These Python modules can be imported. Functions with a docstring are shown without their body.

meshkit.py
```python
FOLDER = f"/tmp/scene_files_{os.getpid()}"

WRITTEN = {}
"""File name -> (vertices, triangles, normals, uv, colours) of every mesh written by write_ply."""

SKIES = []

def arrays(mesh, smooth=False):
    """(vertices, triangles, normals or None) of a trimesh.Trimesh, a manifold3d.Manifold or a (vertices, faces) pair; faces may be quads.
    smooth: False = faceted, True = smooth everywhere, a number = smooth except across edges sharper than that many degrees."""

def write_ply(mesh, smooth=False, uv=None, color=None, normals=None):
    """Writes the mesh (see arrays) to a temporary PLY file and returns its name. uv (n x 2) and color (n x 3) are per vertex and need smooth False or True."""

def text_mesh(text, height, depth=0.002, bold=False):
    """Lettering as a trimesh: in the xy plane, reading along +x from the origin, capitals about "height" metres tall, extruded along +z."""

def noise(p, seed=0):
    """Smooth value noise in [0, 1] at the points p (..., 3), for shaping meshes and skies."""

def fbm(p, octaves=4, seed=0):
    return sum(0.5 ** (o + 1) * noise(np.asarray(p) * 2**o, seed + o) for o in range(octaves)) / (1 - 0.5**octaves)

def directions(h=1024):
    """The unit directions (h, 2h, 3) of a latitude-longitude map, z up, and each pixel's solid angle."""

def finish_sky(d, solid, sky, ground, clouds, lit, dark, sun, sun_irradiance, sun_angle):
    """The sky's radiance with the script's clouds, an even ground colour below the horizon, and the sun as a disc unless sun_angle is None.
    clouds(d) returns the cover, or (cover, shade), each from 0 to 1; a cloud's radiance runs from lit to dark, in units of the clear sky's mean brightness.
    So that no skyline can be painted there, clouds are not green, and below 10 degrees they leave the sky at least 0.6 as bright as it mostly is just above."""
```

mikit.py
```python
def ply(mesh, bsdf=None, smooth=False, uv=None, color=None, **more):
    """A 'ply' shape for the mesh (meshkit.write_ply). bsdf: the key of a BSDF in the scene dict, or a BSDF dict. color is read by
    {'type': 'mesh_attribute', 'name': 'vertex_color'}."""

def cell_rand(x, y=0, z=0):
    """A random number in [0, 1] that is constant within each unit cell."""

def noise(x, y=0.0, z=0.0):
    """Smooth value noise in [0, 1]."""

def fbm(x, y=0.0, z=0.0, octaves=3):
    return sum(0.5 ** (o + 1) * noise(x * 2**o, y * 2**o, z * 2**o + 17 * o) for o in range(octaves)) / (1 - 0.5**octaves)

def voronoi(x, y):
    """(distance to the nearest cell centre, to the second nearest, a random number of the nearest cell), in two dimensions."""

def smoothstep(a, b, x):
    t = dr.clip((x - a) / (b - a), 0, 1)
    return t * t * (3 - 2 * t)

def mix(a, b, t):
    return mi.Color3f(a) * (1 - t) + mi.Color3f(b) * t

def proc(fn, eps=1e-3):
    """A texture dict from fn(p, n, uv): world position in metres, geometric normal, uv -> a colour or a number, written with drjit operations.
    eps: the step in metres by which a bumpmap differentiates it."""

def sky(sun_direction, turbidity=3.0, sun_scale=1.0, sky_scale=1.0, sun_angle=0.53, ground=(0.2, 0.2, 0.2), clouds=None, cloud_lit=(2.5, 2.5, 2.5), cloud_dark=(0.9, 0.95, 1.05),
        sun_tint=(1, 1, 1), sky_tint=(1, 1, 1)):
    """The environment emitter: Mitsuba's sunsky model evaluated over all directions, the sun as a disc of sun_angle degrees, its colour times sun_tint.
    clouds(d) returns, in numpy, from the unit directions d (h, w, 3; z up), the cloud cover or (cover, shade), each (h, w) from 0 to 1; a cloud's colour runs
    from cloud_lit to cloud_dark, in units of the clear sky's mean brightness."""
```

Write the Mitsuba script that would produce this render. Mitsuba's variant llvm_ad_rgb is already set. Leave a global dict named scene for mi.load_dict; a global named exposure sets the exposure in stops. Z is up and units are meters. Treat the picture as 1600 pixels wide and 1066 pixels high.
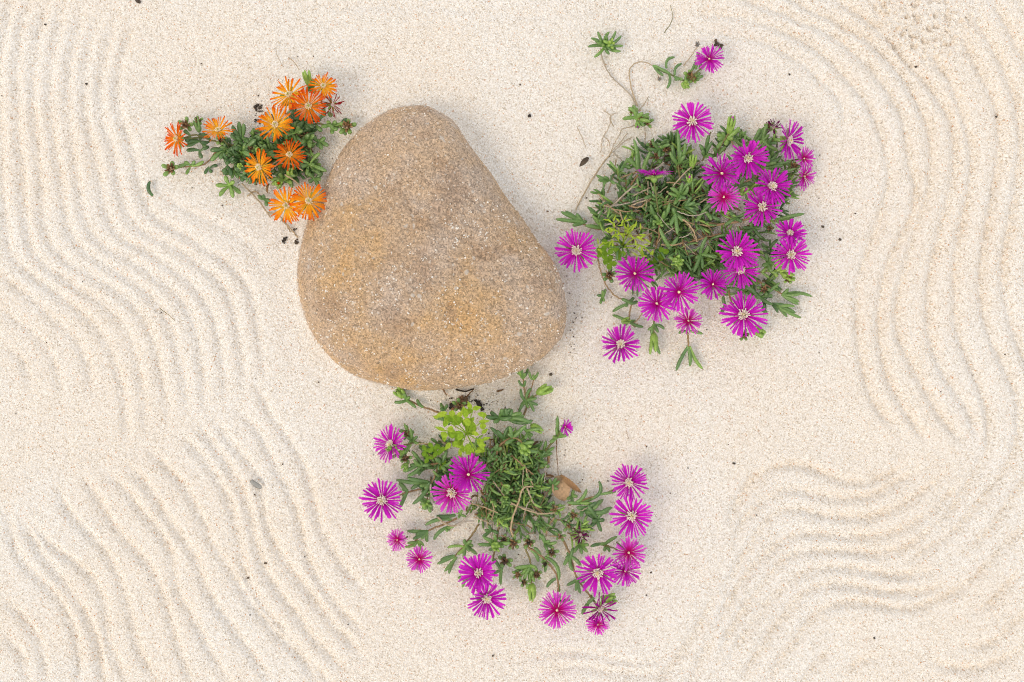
import math, numpy as np, drjit as dr, mitsuba as mi, mikit, meshkit
from scipy.spatial import cKDTree
from scipy.ndimage import gaussian_filter, map_coordinates
from scipy.interpolate import CubicSpline

T = mi.ScalarTransform4f
scene, labels = {}, {}
rng = np.random.default_rng(11)

# ------------------------------------------------------------------ camera, sky, exposure
U = 0.00075                     # one unit of the garden plan below is 0.75 mm
EYE = 1.5                       # metres above the sand, looking straight down
scene['camera'] = {'type': 'perspective', 'fov': math.degrees(2 * math.atan(800 * U / EYE)), 'fov_axis': 'x', 'near_clip': 0.05, 'far_clip': 200.0,
                   'to_world': T().look_at(origin=[0, 0, EYE], target=[0, 0, 0], up=[0, 1, 0])}
SUN = (-0.54, -0.36, 0.80)      # veiled sun from the lower left
scene['sky'] = mikit.sky(SUN, turbidity=3, sun_scale=0.23, sun_angle=30, sun_tint=(1.0, 0.98, 0.94), clouds=lambda d: 1.0)
exposure = 1.97


# ------------------------------------------------------------------ helpers
def P(px, py, z=0.0):
    """plan point (garden plan units, y down the plan, origin at its upper left) at height z metres"""
    k = U * (1 - z / EYE)
    return np.array([(px - 800) * k, (533 - py) * k, z])


FR = {'o': (220, 90, 3.553), '2': (850, 150, 3.552), '3': (850, 330, 3.636), '4': (550, 560, 4.44), '5': (780, 560, 4.44),
      '6': (550, 780, 4.635), '7': (780, 780, 4.635), '8': (890, 30, 5.078), 'p': (0, 0, 1.0)}


def q(f, x, y):
    a = FR[f]
    return a[0] + x / a[2], a[1] + y / a[2]


class MB:
    """collects pieces of one mesh, with uv"""
    def __init__(s): s.v, s.f, s.t, s.n = [], [], [], 0
    def add(s, v, f, uv):
        v = np.asarray(v, float)
        s.v.append(v); s.f.append(np.asarray(f, int) + s.n); s.t.append(np.broadcast_to(np.asarray(uv, float), (len(v), 2))); s.n += len(v)
    def put(s, key, bsdf, smooth=True):
        if s.n:
            scene[key] = mikit.ply((np.vstack(s.v), np.vstack(s.f)), bsdf, smooth=smooth, uv=np.vstack(s.t))
        return key


counts = {}
def numbered(name):
    n = counts.get(name, 0); counts[name] = n + 1
    return name if n == 0 else f'{name}_{n:03d}'


def tag(key, label=None, cat=None, group=None, kind=None):
    d = {}
    if label: d['label'] = label
    if cat: d['category'] = cat
    if group: d['group'] = group
    if kind: d['kind'] = kind
    labels[key] = d
    return key


def unit(a): a = np.asarray(a, float); return a / (np.linalg.norm(a) + 1e-12)


def frame(path):
    t = np.gradient(path, axis=0); t /= np.linalg.norm(t, axis=1, keepdims=True) + 1e-12
    up = np.array([0, 0, 1.0])
    if abs(unit(path[-1] - path[0])[2]) > 0.85: up = np.array([0.6, 0.8, 0])
    a = np.cross(t, up); a /= np.linalg.norm(a, axis=1, keepdims=True) + 1e-12
    return t, a, np.cross(a, t)


def sweep(path, ra, rb, sides=6, phase=0.0, closed_end=True):
    """closed tube along a path; ra across, rb up (per ring)"""
    path = np.asarray(path, float); n = len(path)
    ra = np.broadcast_to(ra, (n,)); rb = np.broadcast_to(rb, (n,))
    t, a, b = frame(path)
    th = np.arange(sides) * 2 * np.pi / sides + phase
    v = path[:, None] + ra[:, None, None] * np.cos(th)[None, :, None] * a[:, None] + rb[:, None, None] * np.sin(th)[None, :, None] * b[:, None]
    i, j = np.meshgrid(np.arange(n - 1), np.arange(sides), indexing='ij')
    f = np.stack([i * sides + j, i * sides + (j + 1) % sides, (i + 1) * sides + (j + 1) % sides, (i + 1) * sides + j], -1).reshape(-1, 4)
    f = np.vstack([f[:, [0, 1, 2]], f[:, [0, 2, 3]]])
    v = np.vstack([v.reshape(-1, 3), path[:1], path[-1:]])
    k = np.arange(sides)
    f = np.vstack([f, np.stack([(k + 1) % sides, k, k * 0 + n * sides], 1), np.stack([(n - 1) * sides + k, (n - 1) * sides + (k + 1) % sides, k * 0 + n * sides + 1], 1)])
    return v, f[:, ::-1]


def spline(pts, n, wob=0.0, r=rng):
    pts = np.asarray(pts, float)
    if len(pts) == 2: out = pts[0] + (pts[1] - pts[0]) * np.linspace(0, 1, n)[:, None]
    else:
        d = np.r_[0, np.cumsum(np.linalg.norm(np.diff(pts, axis=0), axis=1) + 1e-9)]
        out = CubicSpline(d, pts, bc_type='natural')(np.linspace(0, d[-1], n))
    if wob: out[1:-1] += r.normal(0, wob, (n - 2, out.shape[1]))
    return out


LP = np.array([0.0, .08, .22, .4, .58, .74, .87, .95, 1.0])
LW = {'finger': np.array([.62, .74, .86, .96, 1.0, .96, .8, .55, .16]), 'spoon': np.array([.38, .44, .58, .8, 1.0, 1.02, .84, .56, .14])}
def leaf_geo(b, t, w, bend=0.0, arch=0.0, shape='finger', flat=0.8):
    """a fleshy leaf from b to t (metres), w wide; bend sideways and arch upwards as parts of its length"""
    b, t = np.asarray(b, float), np.asarray(t, float)
    d = t - b; L = np.linalg.norm(d)
    side = unit(np.cross(d, [0, 0, 1.0])) if abs(d[2]) < 0.97 * L else np.array([1.0, 0, 0])
    up = unit(np.cross(side, d)); s = 4 * LP * (1 - LP)
    path = b + LP[:, None] * d + (s * bend * L)[:, None] * side + (s * arch * L)[:, None] * up
    r = LW[shape] * w / 2
    return sweep(path, r, r * flat, 6, phase=math.pi / 6 if flat > .7 else 0)
LEAFV = np.r_[np.repeat(LP, 6), 0, 1]


# ------------------------------------------------------------------ materials
def S(lo, hi, x): return mikit.smoothstep(lo, hi, x)

def sand_col(p, n, uv):
    k = 1 / 0.0011
    a = mikit.voronoi(p.x * k, p.y * k)
    r = a[2]
    c = mikit.mix((.67, .625, .570), (.81, .795, .775), S(.2, .8, mikit.noise(r * 917.0)))
    c = mikit.mix(c, (.69, .59, .46), S(.84, .88, r) * .6)
    c = mikit.mix(c, (.40, .35, .29), S(.0, .006, r - .955 + .05 * mikit.fbm(p.x * 22, p.y * 22, 4, 3)) * .7)
    c = mikit.mix(c, (.56, .27, .12), S(.992, .994, r) * .8)
    big = mikit.fbm(p.x * 9 + 3, p.y * 9 + 8, 0, 3)
    return c * mikit.mix((1.0, .98, .955), (1.0, 1.0, 1.0), S(.35, .62, big))
scene['m_sand'] = {'type': 'principled', 'base_color': mikit.proc(sand_col), 'roughness': .9, 'specular': .25}

# where the boulder is stained ochre (+) or stays grey pink (-): plan x, y, radius, strength
STAINS = [(728, 488, 55, 1.0), (540, 428, 46, .8), (742, 462, 26, .7), (500, 395, 45, .6), (560, 560, 70, .6), (640, 585, 70, .55), (825, 365, 26, .7), (600, 330, 60, .35), (640, 240, 70, .25), (760, 545, 60, .3),
          (640, 455, 48, -.9), (540, 478, 34, -.8), (690, 400, 55, -.6), (665, 310, 60, -.5), (800, 440, 60, -.7), (560, 270, 46, -.5), (700, 520, 30, -.3), (830, 500, 50, -.4), (660, 195, 60, -.6), (700, 260, 60, -.4), (870, 460, 40, -.5), (500, 300, 45, -.35), (745, 300, 40, -.5)]
def rock_col(p, n, uv):
    x, y, z = p.x, p.y, p.z
    w = mikit.fbm(x * 22 + 5, y * 22 + 1, z * 22, 4)
    w2 = mikit.fbm(x * 60 + 40, y * 60 + 9, z * 60, 4)
    st = mi.Float(0)
    for a, b, r_, k_ in STAINS:
        st += .82 * k_ * dr.exp(-(dr.square(x - (a - 800) * U * .955) + dr.square(y - (533 - b) * U * .955)) / (r_ * U) ** 2)
    st += (w - .5) * 2.4 + (w2 - .5) * 2.4
    c = mikit.mix((.462, .345, .245), (.490, .338, .195), S(-.3, 1.2, st))
    c = mikit.mix(c, (.462, .380, .318), S(-.1, -1.1, st) * .7)
    c = mikit.mix(c, (.50, .29, .10), S(.8, 1.9, st) * .5)
    c = mikit.mix(c, (.31, .205, .135), S(.58, .72, mikit.fbm(x * 30 + 70, y * 30 + 17, z * 30, 4)) * .45)
    def cells(k, o):       # (distance to the centre of the grain, its random number, another one) for grains 1/k apart, in three dimensions
        wx, wy, wz = x * k + o + 1.1 * mikit.noise(x * k * .7, y * k * .7, z * k * .7 + o), y * k + o + 1.1 * mikit.noise(x * k * .7 + 31, y * k * .7, z * k * .7), z * k + o + 1.1 * mikit.noise(x * k * .7, y * k * .7 + 57, z * k * .7)
        ix, iy, iz = dr.floor(wx), dr.floor(wy), dr.floor(wz)
        cen = [.35 + .3 * mikit.cell_rand(ix + t_, iy, iz) for t_ in (11, 23, 37)]
        return dr.sqrt(dr.square(wx - ix - cen[0]) + dr.square(wy - iy - cen[1]) + dr.square(wz - iz - cen[2])), mikit.cell_rand(ix, iy, iz), mikit.cell_rand(ix + 71, iy, iz)
    d1, r1, _ = cells(1 / .0014, 3)
    c = c * (.58 + .80 * r1)
    d2, r2, r3 = cells(1 / .0032, 9)
    sz = .22 + .24 * r3
    c = mikit.mix(c, (.66, .60, .53), S(.86, .9, r2) * S(sz + .05, sz - .05, d2) * .7)
    c = mikit.mix(c, (.14, .10, .075), S(.09, .07, r2) * S(sz, sz - .1, d2) * .6)
    d4, r4, r5 = cells(1 / .0085, 5)
    c = mikit.mix(c, (.55, .53, .50), S(.88, .90, r4) * S(.18 + .22 * r5, .10 + .22 * r5, d4) * .6)
    return c * 1.0
scene['m_rock'] = {'type': 'principled', 'base_color': mikit.proc(rock_col), 'roughness': .85, 'specular': .3}

def ramp(t, stops):
    c = mi.Color3f(stops[0][1])
    for (a, ca), (b, cb) in zip(stops, stops[1:]):
        c = mikit.mix(c, cb, dr.clip((t - a) / (b - a), 0, 1))
    return c

# uv.x picks the tint of one leaf, uv.y runs from its base to its tip
GREENS = [(0.0, (.044, .104, .034)), (.25, (.100, .198, .064)), (.5, (.170, .300, .080)), (.75, (.26, .42, .078)), (1.0, (.36, .48, .09))]
def leaf_col(p, n, uv):
    c = ramp(uv.x, GREENS)
    c = mikit.mix(c * 1.35, c, S(.0, .35, uv.y))
    c = mikit.mix(c, (.15, .075, .05), S(.93, 1.0, uv.y) * .35)
    m = mikit.noise(p.x * 1500, p.y * 1500, p.z * 1500)
    return c * (.72 + .56 * m)
scene['m_leaf'] = {'type': 'principled', 'base_color': mikit.proc(leaf_col), 'roughness': .36, 'specular': .55}
scene['m_leaf_gloss'] = {'type': 'principled', 'base_color': mikit.proc(leaf_col), 'roughness': .28, 'specular': .55}

STEMS = [(0.0, (.055, .115, .045)), (.25, (.16, .17, .06)), (.5, (.30, .185, .10)), (.75, (.44, .33, .20)), (1.0, (.40, .35, .29))]
def stem_col(p, n, uv):
    m = mikit.fbm(p.x * 700, p.y * 700, p.z * 700, 2)
    return ramp(uv.x, STEMS) * (.6 + .8 * m)
scene['m_stem'] = {'type': 'principled', 'base_color': mikit.proc(stem_col), 'roughness': .65, 'specular': .3}

def magenta_col(p, n, uv):
    c = ramp(uv.y, [(0, (.46, .006, .18)), (.2, (.52, .006, .32)), (.42, (.63, .018, .56)), (1.0, (.70, .048, .66))])
    return mikit.mix(c, c * .62 + mi.Color3f(.0, .0, .012), uv.x) * (.86 + .28 * mikit.noise(p.x * 900, p.y * 900, uv.x * 40))
def pink_col(p, n, uv):
    c = ramp(uv.y, [(0, (.48, .004, .12)), (.28, (.58, .008, .26)), (.5, (.70, .05, .56)), (1.0, (.78, .12, .72))])
    return mikit.mix(c, c * .7, uv.x) * (.86 + .28 * mikit.noise(p.x * 900, p.y * 900, uv.x * 40))
def orange_col(p, n, uv):
    c = ramp(uv.y, [(0, (.94, .72, .18)), (.22, (.94, .58, .045)), (.6, (.94, .43, .022)), (.84, (.90, .26, .015)), (1.0, (.74, .10, .014))])
    return mikit.mix(c, c * mi.Color3f(.90, .55, .8), uv.x) * (.88 + .24 * mikit.noise(p.x * 900, p.y * 900, uv.x * 40))
def red_col(p, n, uv):
    c = ramp(uv.y, [(0, (.90, .60, .14)), (.2, (.88, .36, .030)), (.5, (.87, .23, .014)), (1.0, (.68, .065, .012))])
    return mikit.mix(c, c * mi.Color3f(.85, .6, .8), uv.x) * (.88 + .24 * mikit.noise(p.x * 900, p.y * 900, uv.x * 40))
def wilt_col(p, n, uv):
    return ramp(uv.y, [(0, (.16, .012, .08)), (1, (.12, .010, .085))]) * (.6 + .8 * mikit.noise(p.x * 900, p.y * 900, 3))
def faded_col(p, n, uv):
    return ramp(uv.y, [(0, (.22, .006, .12)), (1, (.36, .012, .30))]) * (.7 + .6 * mikit.noise(p.x * 900, p.y * 900, 5))
def scarlet_col(p, n, uv):
    return ramp(uv.y, [(0, (.30, .03, .02)), (1, (.24, .012, .02))]) * (.6 + .8 * mikit.noise(p.x * 900, p.y * 900, 3))
for nm, fn in (('magenta', magenta_col), ('pink', pink_col), ('orange', orange_col), ('red', red_col), ('wilt', wilt_col), ('faded', faded_col), ('scarlet', scarlet_col)):
    scene['m_' + nm] = {'type': 'principledthin', 'base_color': mikit.proc(fn), 'roughness': .55, 'diff_trans': .5}

def core_col(p, n, uv):
    c = ramp(uv.x, [(0, (.92, .87, .78)), (.35, (.84, .68, .68)), (.7, (.92, .84, .50)), (1.0, (.58, .54, .16))])
    return c * (.85 + .3 * mikit.noise(p.x * 2500, p.y * 2500, p.z * 2500))
scene['m_core'] = {'type': 'principled', 'base_color': mikit.proc(core_col), 'roughness': .7, 'specular': .2}

DRY = [(0, (.035, .028, .024)), (.25, (.10, .075, .055)), (.5, (.24, .13, .065)), (.75, (.42, .26, .13)), (1.0, (.30, .30, .29))]
def dry_col(p, n, uv):
    return ramp(uv.x, DRY) * (.55 + .9 * mikit.fbm(p.x * 500, p.y * 500, p.z * 500, 3))
scene['m_dry'] = {'type': 'principled', 'base_color': mikit.proc(dry_col), 'roughness': .75, 'specular': .25}

def weed_col(p, n, uv):
    c = ramp(uv.x, [(0, (.14, .28, .03)), (.5, (.27, .46, .045)), (1.0, (.46, .60, .07))])
    return c * (.8 + .4 * mikit.noise(p.x * 600, p.y * 600, 1))
scene['m_weed'] = {'type': 'principledthin', 'base_color': mikit.proc(weed_col), 'roughness': .5, 'diff_trans': .7}
scene['m_grain'] = {'type': 'principled', 'base_color': {'type': 'rgb', 'value': [.82, .80, .76]}, 'roughness': .7, 'specular': .4}
scene['m_soil'] = {'type': 'principled', 'base_color': {'type': 'rgb', 'value': [.09, .065, .048]}, 'roughness': .9, 'specular': .2}

# ------------------------------------------------------------------ raked sand
def zl(x0, y0, s, pts): return [(x0 + x / s, y0 + y / s) for x, y in pts]
G = []     # (line, depth)
inner = [(212, 25), (192, 85), (185, 130), (190, 180), (205, 230), (220, 295), (240, 335), (290, 368), (342, 402), (384, 445), (402, 500), (412, 560), (414, 600)]
outer = [(22, -20), (2, 80), (0, 150), (2, 220), (4, 280), (8, 350), (22, 405), (62, 442), (122, 482), (168, 535), (186, 590), (196, 650), (200, 700)]
for k in range(8):
    a = k / 7; G.append(([(ix * (1 - a) + ox * a, iy * (1 - a) + oy * a) for (ix, iy), (ox, oy) in zip(inner, outer)], .62))
G += [([(-10, 425), (30, 452), (90, 500), (128, 550), (142, 620)], .6), ([(-10, 475), (40, 510), (80, 560), (95, 630)], .55), ([(-10, 530), (30, 560), (50, 620)], .5),
      ([(242, 300), (290, 325), (345, 350), (390, 385), (420, 430)], .4)]
for pts in ([(0, 900), (60, 980), (90, 1090)], [(0, 790), (60, 850), (120, 940), (140, 1090)], [(20, 500), (30, 580), (70, 690), (150, 770), (210, 850), (240, 960), (250, 1090)],
            [(60, 540), (130, 670), (200, 755), (262, 840), (300, 960), (330, 1090)], [(600, 240), (680, 350), (750, 450), (790, 580), (822, 700), (885, 800), (965, 905), (1090, 1040)],
            [(90, 560), (180, 650), (240, 690), (290, 740), (320, 820), (350, 960), (410, 1090)], [(180, 440), (220, 540), (280, 600), (350, 690), (400, 830), (430, 940), (500, 1090)],
            [(250, 410), (320, 520), (380, 610), (450, 680), (510, 800), (560, 960), (610, 1090)], [(320, 390), (400, 480), (460, 550), (540, 680), (560, 790), (600, 860), (650, 960), (730, 1090)],
            [(380, 380), (450, 440), (530, 560), (600, 660), (650, 780), (720, 880), (800, 1000), (860, 1090)], [(450, 330), (560, 440), (620, 530), (660, 620), (700, 680), (770, 790), (860, 910), (960, 1020), (1000, 1090)],
            [(550, 280), (640, 380), (700, 470), (740, 600), (770, 740), (840, 850), (920, 950), (1060, 1090)], [(650, 230), (720, 320), (800, 420), (830, 540), (870, 650), (930, 740), (1010, 850), (1150, 1000)],
            [(740, 200), (820, 310), (880, 420), (930, 540), (955, 660), (1020, 780), (1140, 920)], [(800, 110), (830, 200), (890, 290), (960, 420), (1000, 560), (1050, 670), (1150, 800)]):
    G.append((zl(0, 533, 2, pts), .8))
for pts, d in (([(-20, 88), (100, 108), (200, 130), (300, 190), (380, 260), (432, 330), (440, 430)], .55),
               ([(-40, 42), (150, 60), (280, 110), (380, 170), (450, 240), (520, 330), (562, 430), (580, 520), (562, 640), (522, 760), (490, 860), (478, 950), (486, 1080), (520, 1230), (570, 1310), (620, 1345)], .75),
               ([(80, -20), (250, 40), (380, 90), (480, 170), (570, 270), (622, 370), (642, 480), (660, 580), (640, 700), (592, 800), (555, 930), (552, 1080), (592, 1210), (650, 1310), (700, 1390)], .8),
               ([(230, -20), (400, 60), (520, 130), (600, 210), (660, 300), (702, 400), (714, 520), (700, 620), (665, 720), (628, 830), (606, 920), (622, 1080), (672, 1180), (740, 1300), (820, 1390)], .8),
               ([(380, -20), (500, 50), (570, 120), (650, 200), (722, 290), (772, 380), (784, 480), (774, 600), (742, 720), (718, 830), (704, 920), (712, 1060), (760, 1180), (830, 1290), (862, 1380)], .8),
               ([(700, 150), (760, 240), (812, 350), (840, 450), (834, 600), (812, 700), (790, 830), (786, 920), (800, 1050), (850, 1170), (890, 1290), (886, 1400), (842, 1490), (764, 1605), (700, 1660), (604, 1718), (500, 1728)], .8),
               ([(800, 90), (852, 200), (902, 300), (924, 400), (922, 520), (902, 620), (884, 730), (868, 850), (878, 980), (920, 1100), (970, 1220), (984, 1350), (962, 1430), (900, 1520), (820, 1620), (740, 1690), (630, 1760)], .85),
               ([(850, 30), (902, 130), (962, 250), (988, 360), (992, 500), (972, 640), (950, 760), (938, 860), (950, 980), (990, 1090), (1040, 1220), (1056, 1350), (1030, 1450), (960, 1560), (890, 1660), (800, 1740)], .8),
               ([(900, -20), (962, 100), (1032, 250), (1060, 400), (1062, 550), (1040, 700), (1020, 850), (1050, 1060), (1120, 1250)], .7),
               ([(980, -20), (1040, 90), (1110, 240)], .6)):
    G.append((zl(1100, 0, 2, pts), d * 1.35))
for pts in ([(75, 590), (115, 490), (180, 410), (260, 385), (350, 405), (430, 432), (520, 435), (590, 405), (650, 360)], [(95, 650), (140, 545), (205, 490), (270, 465), (340, 478), (420, 490), (520, 482), (590, 452), (680, 390)],
            [(50, 800), (120, 680), (190, 570), (262, 527), (330, 535), (420, 545), (520, 545), (610, 512), (720, 440), (780, 390)], [(40, 910), (90, 800), (160, 700), (240, 630), (300, 602), (360, 600), (440, 605), (540, 605), (630, 578), (730, 515), (820, 430)],
            [(50, 980), (110, 860), (190, 750), (265, 675), (350, 655), (450, 655), (560, 665), (610, 668)], [(80, 1010), (140, 900), (220, 800), (310, 722), (400, 708), (500, 718), (620, 735), (720, 708)],
            [(120, 1070), (180, 960), (250, 860), (330, 778), (420, 762), (560, 780), (680, 784), (780, 745)], [(190, 1080), (240, 1000), (300, 920), (360, 845), (430, 817), (500, 816), (610, 836), (720, 812), (820, 762), (890, 695), (960, 620), (1030, 550)],
            [(700, 1000), (780, 1022), (860, 1026), (940, 992), (1030, 950)], [(800, 960), (880, 950), (950, 900), (1030, 830)], [(830, 860), (890, 820), (950, 760), (1030, 690)], [(300, 1080), (360, 1000), (430, 940)], [(420, 1080), (480, 1010), (560, 980)], [(-160, 1090), (-90, 1000), (-10, 880), (40, 780)], [(-60, 1090), (0, 990), (40, 900)]):
    G.append((zl(1100, 533, 2, pts), 1.15))
for pts in ([(920, 545), (1100, 502), (1250, 520), (1420, 532), (1580, 470)], [(1000, 590), (1120, 556), (1260, 570), (1420, 580), (1600, 530)]):
    G.append((zl(400, 800, 2.286, pts), .5))
G.append(([(500, 14), (580, 8), (700, 12), (860, 22), (980, 8), (1080, 26)], .3))

gp, gd = [], []
for line, depth in G:
    L = sum(math.dist(a, b) for a, b in zip(line, line[1:])); n = int(L / 2) + 2
    c = spline(line, n)
    s = np.linspace(0, L, n); k = rng.uniform(0, 99)
    wob = meshkit.fbm(np.stack([s / 60, s * 0 + k, s * 0], -1), 3) - .5
    t, a, _ = frame(np.c_[c, c[:, 0] * 0])
    c = c + a[:, :2] * wob[:, None] * 8
    fade = np.clip(s / 38, 0, 1) * np.clip((L - s) / 38, 0, 1)
    gp.append(c); gd.append(depth * fade * (.55 + .9 * meshkit.fbm(np.stack([s / 38, s * 0 + k + 50, s * 0], -1), 2)))
gp, gd = np.vstack(gp), np.concatenate(gd)
X0, Y0, STEP = -140, -140, 2.0
W, Hh = int(1880 / STEP), int(1346 / STEP)
gx, gy = np.meshgrid(X0 + np.arange(W) * STEP, Y0 + np.arange(Hh) * STEP)
tree = cKDTree(gp)
d, i = tree.query(np.stack([gx.ravel(), gy.ravel()], 1), k=8)
wgt = np.exp(-np.square(d / 7.4))
groove = (wgt * gd[i]).max(1).reshape(gx.shape)
near = np.exp(-np.square(d[:, 0] / 30)).reshape(gx.shape) * gd[i[:, 0]].reshape(gx.shape)
groove = gaussian_filter(groove * (1 + .5 * (meshkit.fbm(np.stack([gx / 5, gy / 5, gx * 0 + 9], -1), 2) - .5)), .8)
relief = -.0078 * groove + .0026 * gaussian_filter(near, 6)
relief += .0035 * (meshkit.fbm(np.stack([gx / 160, gy / 160, gx * 0], -1), 3) - .5) + .0016 * (meshkit.fbm(np.stack([gx / 26, gy / 26, gx * 0 + 5], -1), 3) - .5)
rough = np.exp(-(np.square((gx - 1440) / 98) + np.square((gy - 30) / 72)) ** 2)       # dabbled patch
ROCK = [(q_[0] / 2.131 + 440, q_[1] / 2.131 + 140) for q_ in [(430, 57), (470, 57), (520, 75), (565, 105), (600, 150), (640, 210), (680, 265), (720, 325), (755, 375), (800, 430), (850, 500), (900, 570), (930, 630), (948, 690), (950, 760), (935, 820), (895, 870),
        (840, 915), (780, 945), (700, 975), (600, 992), (500, 1000), (420, 1002), (340, 985), (250, 955), (180, 905), (110, 820), (70, 720), (55, 640), (58, 560), (75, 480), (100, 410), (150, 300), (180, 240), (220, 180), (280, 120), (340, 80), (390, 60)]]
rim = np.array(ROCK + ROCK[:1]); rim = CubicSpline(np.r_[0, np.cumsum(np.linalg.norm(np.diff(rim, axis=0), axis=1))], rim, bc_type='periodic')(np.linspace(0, np.linalg.norm(np.diff(rim, axis=0), axis=1).sum(), 3000))
dr_ = cKDTree(rim).query(np.stack([gx.ravel(), gy.ravel()], 1))[0].reshape(gx.shape)
turn = np.cos(np.arctan2(gy - 410, gx - 672) - .42)
bank = .5 + 1.0 * meshkit.fbm(np.stack([gx / 24, gy / 24, gx * 0 + 3], -1), 3) - 1.6 * np.clip(turn, 0, 1) ** 2
relief += .0075 * bank * np.exp(-dr_ / 11.0) * np.where(turn > .2, 1.0, 1.0)
SN = 1.72     # sand mesh step in plan units (1.3 mm)
xs, ys = np.arange(-90, 1691, SN), np.arange(-90, 1157, SN)
XX, YY = np.meshgrid(xs, ys)
def at_grid(a, x, y): return map_coordinates(a, [(np.asarray(y, float) - Y0) / STEP, (np.asarray(x, float) - X0) / STEP], order=1, mode='nearest')
ZZ = at_grid(relief, XX, YY)
RG = at_grid(rough, XX, YY)
GR = np.clip(at_grid(groove, XX, YY), 0, 1)
rn = gaussian_filter(rng.normal(0, 1, XX.shape), 1.5); rn /= rn.std()
ZZ = ZZ + rng.normal(0, .00027, XX.shape) * (1 + 1.3 * GR) + GR * gaussian_filter(rng.normal(0, 1, XX.shape), 1.3) * .0022 + gaussian_filter(rng.normal(0, 1, XX.shape), 1.2) * .0005 + RG * (.0014 * rn - .0062 * np.clip(rn - .05, 0, 1.7))
edge = np.minimum(np.minimum(XX - xs[0], xs[-1] - XX), np.minimum(YY - ys[0], ys[-1] - YY)) / 60
ZZ *= np.clip(edge, 0, 1)
jx, jy = rng.uniform(-.32, .32, (2,) + XX.shape) * (edge > 0.05)
VX = np.stack([(XX + jx - 800) * U, (533 - YY - jy) * U, ZZ], -1).reshape(-1, 3)
h_, w_ = XX.shape
i, j = np.meshgrid(np.arange(h_ - 1), np.arange(w_ - 1), indexing='ij')
a = i * w_ + j
F = np.vstack([np.stack([a, a + w_, a + 1], -1).reshape(-1, 3), np.stack([a + 1, a + w_, a + w_ + 1], -1).reshape(-1, 3)])
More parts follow.
